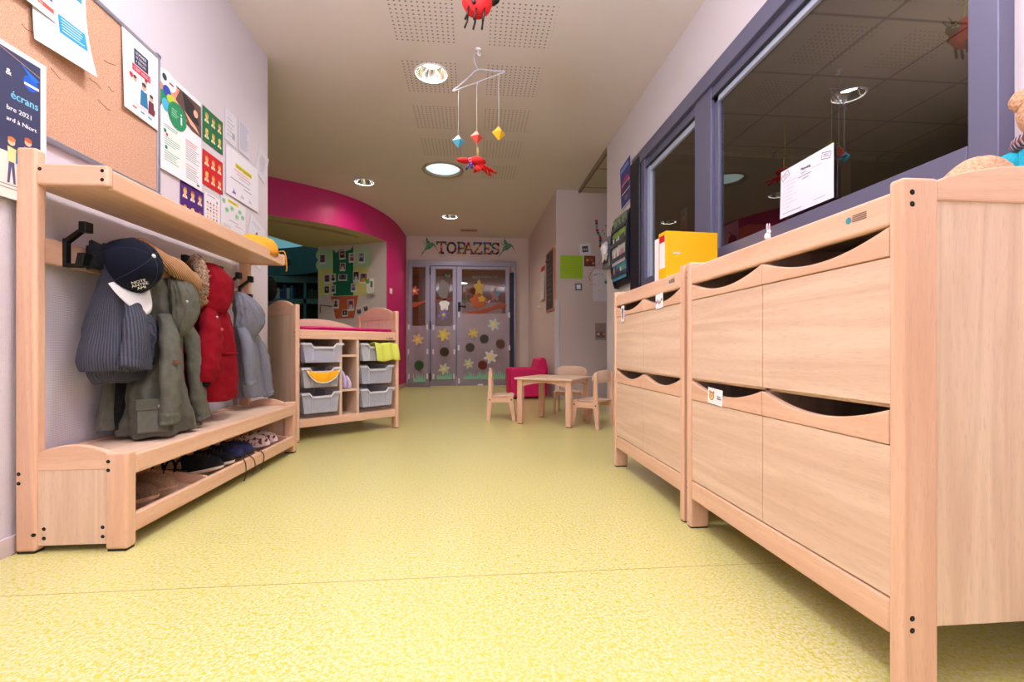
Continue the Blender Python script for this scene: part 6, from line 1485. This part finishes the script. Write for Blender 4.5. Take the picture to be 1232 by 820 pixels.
for az, el, L in ((-.2, -.85, .10), (.2, -.62, .15), (-.1, -.45, .17), (2.6, -1.15, .085), (1.7, -1.1, .07), (-1.4, -1.1, .08), (-1.7, -1.25, .085)): petal(L, .032, (.01, 0, .02), az, el).build('petal_feather', RF, t)
m = MB()
for k in range(9):
    q = k / 9 * 2 * PI; m.ball((-.062 + .012 * math.cos(q), -.022, .032 + .014 * math.sin(q)), .0055, n=8, m=6)
m.build('pink_sequins', paint(236, 130, 170, .4), t)
MB().tube([(-.06, -.02, .02), (-.075, -.02, -.02), (-.095, -.02, -.05)], [.005, .006, .009]).build('blue_leg', paint(20, 40, 130, .5), t)
MB().tube([(-.052, -.02, .02), (-.048, -.02, -.035)], [.005, .012]).build('violet_leg', paint(80, 20, 140, .5), t)
MB().tube([(-.002, 0, .06), (-.002, 0, 2.74 - bp.z)], .0032, n=6).tube([(.008, 0, .06), (.008, 0, .15)], .002, n=6).tube([(.085, -.01, -.03), (.09, -.01, -.075)], .002, n=5).build('yellow_thread', paint(206, 176, 96, .7), t)
# ladybird
lp = at(574, 0, 2.3)
t = thing('ladybird', 'red papier-mache ladybird with black spots hanging from the ceiling', 'hanging ladybird', tuple(lp), .05)
MB().ball((0, 0, 0), (.078, .07, .082), n=32, m=20, rough=.05).build('shell', paint(224, 30, 34, .75), t)
MB().ball((.082, -.005, .018), (.034, .034, .034), n=20, m=12, rough=.1).build('head', M['black'], t)
m = MB()
for d_ in ((-.6, -.75, .25), (-.05, -.95, -.1), (.1, -.98, .3), (-.35, -.85, -.45), (.55, -.78, -.25), (-.85, -.4, -.1), (.4, -.8, .45), (0, .9, .2), (-.5, .7, -.2), (.5, .7, -.1), (-.25, -.75, -.62)):
    v = Vector(d_).normalized(); m.ball((v.x * .0765, v.y * .0685, v.z * .0805), (.0115, .0115, .0115), n=12, m=8)
m.build('spots', M['black'], t)
m = MB()
for k, d_ in enumerate(((.5, -.8, .2), (.9, -.3, .3), (.3, -.9, -.3), (.7, -.6, -.3), (.1, -.8, .6))):
    v = Vector(d_).normalized(); m.ball((.082 + v.x * .034, -.005 + v.y * .034, .018 + v.z * .034), .0045, n=8, m=6)
m.build('yellow_dots', paint(220, 210, 60, .6), t)
for x, y in ((-.045, -.03), (-.005, -.035), (.035, -.03), (-.045, .03), (-.005, .035), (.035, .03)):
    MB().tube([(x, y, -.06), (x - .004, y, -.09), (x - .012 + .1 * x, y, -.125)], .0065, flat=.8).build('leg', M['black'], t)
MB().tube([(.03, 0, .07), (0, 0, .16)], .003, n=6).tube([(-.03, 0, .07), (0, 0, .16)], .003, n=6).tube([(0, 0, .16), (0, 0, 2.74 - lp.z)], .002, n=6).build('green_ribbon', paint(130, 190, 70, .6), t)
MB().tube([(.10, .012, .04), (.125, .015, .065)], .003, n=6).tube([(.10, -.018, .04), (.125, -.02, .065)], .003, n=6).build('antennae', M['black'], t)

# ------------------------------------------------------------------ things on the pillar and alcove wall
NY = (0, -1, 0); PY_ = 5.846
s = Sheet(.298, .30, (158, 206, 26), curl=lambda x, y: .004 * math.sin(PI * x)); s.disc(.5, .90, .02, (200, 120, 30), 2)
for k in range(6): s.lines(.10, .78 - .11 * k, .8, 1, .1, (196, 120, 40), .012, 2)
s.put('paper_sheet', (1.144, PY_, 1.575), NY, 'bright lime green sheet with handwriting on the pillar', 'sheet')
s = Sheet(.15, .15, (226, 222, 232)); s.rect(.24, .26, .76, .78, (50, 50, 70)).disc(.42, .5, .11, (214, 150, 120), 2).disc(.62, .48, .11, (120, 150, 190), 2)
s.put('photo_print', (1.41, PY_, 1.875), NY, 'small square photo in a wide white frame above the lime green sheet', 'photo', tilt=.12)
s = Sheet(.15, .14, (110, 50, 34)); s.disc(.3, .6, .12, (206, 150, 60)).disc(.65, .65, .14, (180, 60, 40)).disc(.55, .3, .16, (60, 40, 40)).disc(.82, .3, .1, (200, 140, 90))
s.put('photo_print', (1.46, PY_, 1.735), NY, 'small dark reddish photo under the white-framed one on the pillar', 'photo')
s = Sheet(.21, .41, (226, 222, 236))
for k, (ch, c) in enumerate(zip('MERCI', [(30, 70, 150), (40, 150, 160), (190, 190, 60), (60, 150, 80), (230, 180, 50)])): s.text(ch, .08 + .16 * k, .80 + .035 * math.sin(k * .9), .17, c, bold=.001)
s.disc(.85, .60, .10, (30, 150, 150)); 
for k in range(4): s.poly([(.80 + .04 * k, .62), (.76 + .06 * k, .70), (.79 + .06 * k, .70)], (30, 150, 150), 2)
s.disc(.42, .33, .08, (226, 222, 90)).disc(.3, .66, .02, (240, 150, 90)).disc(.45, .55, .02, (220, 110, 160)).disc(.25, .48, .018, (220, 110, 160)).disc(.62, .18, .02, (230, 200, 60))
s.put('child_drawing', (1.575, PY_, 1.284), NY, 'white MERCI poster with painted hand print on the pillar', 'poster')
s = Sheet(.20, .44, (214, 200, 206), shape=[(0, .40), (.03, .0), (.17, .02), (.20, .44), (.07, .44)])
for k in range(9): s.disc(.3 + .5 * ((k * 37) % 10) / 10, .15 + .08 * k, .05, [(190, 60, 70), (170, 150, 170), (60, 120, 130)][k % 3])
s.put('child_drawing', (1.60, PY_, 1.94), NY, 'pale child drawing with red dabs at the top of the pillar', 'drawing', tilt=-.1)
t = thing('paper_chain', 'red and teal paper chain looping beside the pale child drawing', 'paper chain', (1.62, PY_ - .012, 2.35))
ch = smooth_path([(0, 0, -.02), (.01, 0, -.14), (.05, 0, -.24), (.05, 0, -.34), (.10, 0, -.41), (.17, 0, -.43), (.19, 0, -.36), (.18, 0, -.25)], 3)
for k, p in enumerate(ch): MB().ball(tuple(p), (.019, .008, .019), n=10, m=6).build('link', paint(*[(186, 40, 50), (30, 110, 120), (150, 150, 160)][k % 3], .7), t)
MB().ball((.18, 0, -.06), (.03, .01, .018)).build('link', paint(196, 40, 50, .7), t)
t = thing('red_string', 'red paper strip bent to an angle left of the MERCI poster', 'paper strip', (1.52, PY_ - .004, 1.5))
MB().tube([(.0, 0, .0), (.10, 0, .0)], .005, flat=.3).tube([(.03, 0, .03), (.0, 0, .10), (.06, 0, .19), (.26, 0, .42)], .006, flat=.3).build('strip', paint(176, 40, 60, .6), t)
sw = MB().box(-.045, .045, -.045, .045, 0, .010, paint(96, 120, 150, .4)).build('light_switch', None, mtx=face_matrix((1.385, PY_, 1.465), NY), bevel=.003); tag(sw, 'switch with blue-grey surround under the lime green sheet', 'switch'); MB().box(-.027, .027, -.027, .027, .010, .014).build('rocker', M['white'], sw, bevel=.002)
s = Sheet(.145, .225, (158, 140, 140)); s.rect(.1, .12, .9, .50, (120, 104, 106)).disc(.3, .36, .12, (222, 200, 196), 2).disc(.55, .36, .10, (150, 60, 60), 2).disc(.8, .36, .1, (226, 170, 140), 2).rect(.1, .06, .9, .10, (190, 180, 180), 2).rect(.45, .75, .55, .8, (200, 60, 60), 2)
s.put('picture_card', (1.608, PY_, .77), NY, 'small brown picture panel low on the pillar behind the cabinet', 'picture')
# blackboard on the side of the pillar
pn = Vector((-(PB[1] - PA[1]), (PB[0] - PA[0]), 0)).normalized()
def pside(y): return PA[0] + (PB[0] - PA[0]) * (y - PA[1]) / (PB[1] - PA[1])
t = thing('blackboard', 'tall narrow blackboard with thin orange wooden frame on the pillar side', 'blackboard', mtx=face_matrix((pside(6.39) - .003, 6.39, 1.19), pn))
MB().box(0, .46, 0, .80, 0, .012).build('board', paint(58, 56, 62, .6), t)
m = MB()
for a in ((0, .46, -.012, .008), (0, .46, .792, .812), (-.01, .006, -.012, .812), (.454, .47, -.012, .812)): MB().box(a[0], a[1], a[2], a[3], 0, .020).build('frame_bar', paint(206, 130, 96, .5), t, bevel=.002)
m = MB()
for k in range(9): m.box(.06, .06 + .30 * random.uniform(.6, 1), .70 - .07 * k, .706 - .07 * k, .012, .0128)
m.build('chalk_lines', paint(150, 148, 152, .8), t)['kind'] = 'stuff'
MB().ball((.02, .70, .02), (.02, .02, .012)).build('red_magnet', paint(200, 50, 40, .4), t)
s = Sheet(.30, .50, (226, 216, 216), curl=lambda x, y: .02 * (1 - y)); s.rect(0, .86, 1, 1, (196, 40, 50)).lines(.12, .75, .7, 8, .08, (150, 150, 160), .01)
s.put('paper_sheet', (pside(6.84) - .004, 6.84, 1.38), pn, 'white sheet with red heading beside the blackboard', 'sheet')
o = MB().lathe([(.0005, .02), (.02, .018), (.024, 0)], n=16).build('wall_stop', M['white'], mtx=face_matrix((pside(7.0), 7.0, 1.30), pn)); tag(o, 'small round white wall button left of the blackboard', 'button')

# ------------------------------------------------------------------ magazine rack and neighbours on the right wall
NR = (-1, 0, 0); XW = XR - .002
t = thing('magazine_rack', 'black curved wall rack with leaflets beside the window', 'magazine rack', (XR, 4.0, 1.22))
prof = [(XW, 1.905), (XW - .035, 1.885), (XW - .065, 1.80), (XW - .082, 1.68), (XW - .085, 1.52), (XW - .078, 1.38), (XW - .058, 1.27), (XW - .045, 1.225), (XW, 1.22)]
for y in (3.775, 4.205): MB().prism([(x, z) for x, z in prof], 'y', y, y + .012).build('side', M['frame_dark'], t, world=True, bevel=.003)
inner = [(x + .018, z) for x, z in prof[1:-1]]
MB().strip(inner, [(x + .006, z) for x, z in inner], 'y', 3.787, 4.205).build('back_shell', M['frame_dark'], t, world=True)
for k, z in enumerate((1.33, 1.47, 1.61, 1.75)):
    MB().box(XW - .090 + .008 * abs(k - 1.5), XW - .084 + .008 * abs(k - 1.5), 3.787, 4.205, z - .02, z + .015).build('pocket_lip', paint(60, 66, 84, .3), t, world=True)
random.seed(33)
for k, (z, c, lb) in enumerate(((1.28, (70, 150, 190), 'blue leaflet with white shapes lowest in the black rack'), (1.42, (200, 196, 206), 'white and pink leaflet second from the bottom in the black rack'), (1.56, (130, 160, 80), 'green leaflet third from the bottom in the black rack'), (1.70, (120, 130, 110), 'grey-green leaflet highest in the black rack'))):
    s = Sheet(.36, .155, c, t=.004)
    for j in range(7): s.rect(.05 + .13 * j, .1 + .3 * random.random(), .15 + .13 * j, .6 + .3 * random.random(), random.choice([(230, 230, 236), (60, 70, 90), (196, 120, 130), (120, 170, 110), (60, 60, 60)]))
    s.put('leaflet', (XW - .080 + .010 * abs(k - 1.2), 4.18, z), NR, lb, 'leaflet')
s = Sheet(.30, .41, (226, 226, 236), curl=lambda x, y: .004); s.rect(.04, .03, .96, .97, (66, 66, 140)).rect(.1, .82, .8, .92, (120, 150, 220), 2).disc(.5, .45, .38, (160, 60, 110), 2, ry=.28).disc(.5, .38, .30, (60, 50, 90), 3, ry=.2).rect(.15, .3, .85, .33, (220, 210, 230), 4).rect(.15, .5, .85, .52, (220, 210, 230), 4).disc(.5, .18, .14, (120, 120, 110), 4, ry=.08)
s.put('poster', (XR - .008, 4.12, 1.93), NR, 'tilted blue and magenta event poster above the black rack', 'poster', tilt=.10)
t = thing('wall_dispenser', 'grey metal wall box beyond the black rack', 'dispenser', (XR, 4.36, 1.45))
MB().box(XR - .085, XW, 4.25, 4.48, 1.45, 1.735).build('housing', paint(120, 122, 130, .4), t, world=True, bevel=.006); MB().box(XR - .088, XR - .084, 4.30, 4.43, 1.49, 1.53).build('slot', M['black'], t, world=True); MB().box(XR - .10, XR - .02, 4.243, 4.25, 1.56, 1.66).build('key_plate', paint(90, 92, 100, .4), t, world=True)
o = MB().ball((XR - .11, 4.30, 1.60), (.03, .06, .07), rough=.9, seed=4, n=24, m=16).build('paper_tissue', M['white']); tag(o, 'crumpled white tissue hanging from the grey wall box', 'tissue')
sw = MB().box(-.04, .04, -.04, .04, 0, .012).build('light_switch', M['white'], mtx=face_matrix((XW, 4.31, 1.49), NR), bevel=.003); tag(sw, 'white light switch on the right wall under the grey box', 'switch'); MB().box(-.026, .026, -.03, .03, .012, .018).build('rocker', M['white'], sw, bevel=.002)

# ------------------------------------------------------------------ on the cabinets
yel = paint(246, 190, 4, .35)
t = thing('ring_binder', 'bright yellow lever arch binder standing on the far cabinet', 'binder', (.995, 2.30, .942), math.radians(4))
# local: spine faces -x, covers along x
MB().box(-.0, .285, -.040, -.036, 0, .318).build('cover', yel, t, bevel=.001); MB().box(0, .285, .036, .040, 0, .318).build('cover', yel, t, bevel=.001); MB().box(-.004, .0, -.040, .040, 0, .318).build('spine', yel, t, bevel=.001)
MB().box(.02, .23, -.030, .020, .01, .300).build('paper_block', M['white'], t)
MB().box(-.0052, -.004, -.028, .028, .13, .30).build('spine_label', M['white'], t); MB().box(-.0062, -.0052, -.028, .028, .265, .30).build('red_label', paint(210, 20, 40, .5), t)
MB().lathe([(.0005, -.001), (.012, -.001), (.014, .002), (.016, 0)], n=20).build('finger_hole', M['blackhole'], t).matrix_basis = Matrix.Translation((-.0042, 0, .045)) @ Matrix.Rotation(-PI / 2, 4, 'Y')
for z in (.085, .205): MB().box(.035, .075, -.0415, -.040, z - .005, z + .005).build('metal_slot', M['chrome'], t, bevel=.0005)
t = thing('ring_binder', 'white binder standing behind the yellow one on the far cabinet', 'binder', (.995, 2.375, .942), math.radians(4))
MB().box(0, .27, -.022, -.019, 0, .300).build('cover', M['white'], t, bevel=.001); MB().box(0, .27, .019, .022, 0, .300).build('cover', M['white'], t, bevel=.001); MB().box(-.004, 0, -.022, .022, 0, .300).build('spine', M['white'], t, bevel=.001); MB().box(.02, .22, -.017, .015, .01, .285).build('paper_block', paint(225, 225, 230, .7), t)
# toy rabbit
rp = (1.13, 1.92, .942)
t = thing('toy_rabbit', 'tiny white toy rabbit with pink ears on the front edge of the near cabinet top', 'toy rabbit', mtx=Matrix.Translation((.803, 1.175, .9485)) @ Matrix.Rotation(math.radians(260), 4, 'Z') @ Matrix.Scale(.42, 4))
MB().ball((0, 0, .024), (.026, .017, .024), n=16, m=12).ball((.018, 0, .048), (.015, .013, .014), n=14, m=10).ball((.03, 0, .044), (.005, .005, .004)).ball((-.026, 0, .018), .007).ball((.018, .010, .006), (.010, .006, .006)).ball((.018, -.010, .006), (.010, .006, .006)).build('body', M['white'], t)
for sg in (-1, 1): e = MB().ball((.012, sg * .007, .080), (.004, .006, .024), n=10, m=10).build('ear', M['white'], t); MB().ball((.0155, sg * .007, .080), (.002, .004, .019), n=10, m=8).build('ear_lining', paint(226, 160, 190, .6), e)
# sheet taped on the window
s = Sheet(.297, .21, (236, 234, 246), curl=lambda x, y: .003 + .006 * (1 - x) * (1 - y))
s.text('Planning', .42, .80, .055, (50, 50, 70), bold=.0006).lines(.42, .74, .14, 1, .1, (110, 110, 130), .012).lines(.36, .68, .28, 1, .1, (100, 100, 125), .012).lines(.44, .62, .14, 1, .1, (110, 110, 130), .012).lines(.6, .74, .28, 1, .06, (170, 170, 190), .008)
for k in range(8): s.disc(.075, .72 - .075 * k, .005, (60, 60, 80)).lines(.12, .715 - .075 * k, .3, 1, .1, (170, 170, 190), .007, 2, .7)
s.lines(.06, .075, .4, 1, .1, (110, 110, 130), .01).lines(.66, .10, .3, 1, .1, (150, 150, 170), .008)
for (x, y, a, w2) in ((.10, .87, .45, .17), (.88, .84, -.25, .17)):
    k, q = math.cos(a), math.sin(a)
    def rp_(u, v): return (x + (u * k - v * q), y + (u * q + v * k) * 1.4)
    for (u0, v0, u1, v1) in ((-.08, -.045, .08, -.038), (-.08, .038, .08, .045), (-.08, -.045, -.074, .045), (.074, -.045, .08, .045), (-.05, -.01, .05, -.004), (-.05, .012, .03, .018)):
        s.poly([rp_(u0, v0), rp_(u1, v0), rp_(u1, v1), rp_(u0, v1)], (60, 60, 80), 2)
s.put('paper_sheet', (1.383, 1.925, 1.232), NR, 'white handwritten schedule sheet taped to the office window', 'sheet')

# ------------------------------------------------------------------ soft toys on the near cabinet
F_plush = fabric('tan_plush', (186, 138, 104), (224, 184, 150), (170, 170, 170), bump=.9, dist=.006)
t = thing('soft_toy', 'tan plush toy lying on the near cabinet, only its furry back showing', 'soft toy', (1.140, .930, .941), .3)
MB().ball((0, 0, .070), (.080, .060, .070), n=28, m=18, rough=.06).ball((.085, 0, .055), (.045, .045, .045), n=20, m=14, rough=.06).ball((-.03, .055, .03), (.03, .045, .028)).ball((-.03, -.055, .03), (.03, .045, .028)).ball((.05, .055, .03), (.028, .04, .026)).ball((.05, -.055, .03), (.028, .04, .026)).build('body', F_plush, t)
for sg in (-1, 1): MB().ball((.09, sg * .035, .098), (.012, .018, .016)).build('ear', F_plush, t); MB().ball((.118, sg * .018, .068), .006).build('eye', M['black'], t)
t = thing('teddy_bear', 'tan teddy bear in turquoise shirt and tartan scarf sitting on the near cabinet', 'teddy bear', (1.308, .905, .941), math.radians(200))
MB().ball((0, 0, .10), (.065, .070, .10), n=28, m=18).ball((0, 0, .245), (.062, .066, .060), n=28, m=18, rough=.05).ball((.055, 0, .232), (.03, .03, .024), n=16, m=12).ball((.05, .075, .12), (.05, .024, .026)).ball((.05, -.075, .12), (.05, .024, .026)).ball((.08, .055, .028), (.065, .030, .028)).ball((.08, -.055, .028), (.065, .030, .028)).build('body', F_plush, t)
for sg in (-1, 1): MB().ball((-.005, sg * .058, .295), (.014, .026, .026), rough=.1).build('ear', F_plush, t); MB().ball((.058, sg * .024, .258), .006).build('eye', M['black'], t)
MB().ball((.086, 0, .240), (.008, .011, .008)).build('nose', M['black'], t)
F_tq = fabric('turquoise_cotton', (30, 160, 186), (60, 186, 206), (200, 200, 200), bump=.2)
cR = [[((.069 * s_) * math.cos(a), (.076 * s_) * math.sin(a), z) for a in [2 * PI * k / 28 for k in range(28)]] for s_, z in ((.80, .05), (1.0, .075), (1.0, .12), (.86, .165), (.62, .195))]
MB().rings(cR, caps=False).tube([(.0, .06, .15), (.045, .082, .125)], .032).tube([(.0, -.06, .15), (.045, -.082, .125)], .032).build('shirt', F_tq, t)
def tartan():
    m, nt, p = node_mat('tartan')
    tc = add(nt, 'ShaderNodeTexCoord'); s_ = add(nt, 'ShaderNodeSeparateXYZ'); nt.links.new(tc.outputs['Object'], s_.inputs[0])
    a = mth(nt, 'GREATER_THAN', mth(nt, 'SINE', mth(nt, 'MULTIPLY', mth(nt, 'ADD', s_.outputs[0], s_.outputs[1]), 420)), .2)
    b_ = mth(nt, 'GREATER_THAN', mth(nt, 'SINE', mth(nt, 'MULTIPLY', s_.outputs[2], 420)), .2)
    c = mixc(nt, a, rgb(60, 60, 84), rgb(196, 176, 176)); c = mixc(nt, mth(nt, 'MULTIPLY', b_, .5), c, rgb(150, 60, 60))
    nt.links.new(c, p.inputs['Base Color']); p.inputs['Roughness'].default_value = .9; return m
TT = tartan()
MB().tube([(.058 * math.cos(a), .062 * math.sin(a), .190 + .008 * math.sin(a)) for a in [2 * PI * k / 24 for k in range(25)]], .016, flat=1.1).tube([(.05, .03, .19), (.075, .06, .15), (.085, .09, .10)], [.012, .018, .022], flat=.3).tube([(-.03, .055, .19), (-.05, .095, .165), (-.06, .12, .155)], [.012, .018, .022], flat=.3).build('scarf', TT, t)
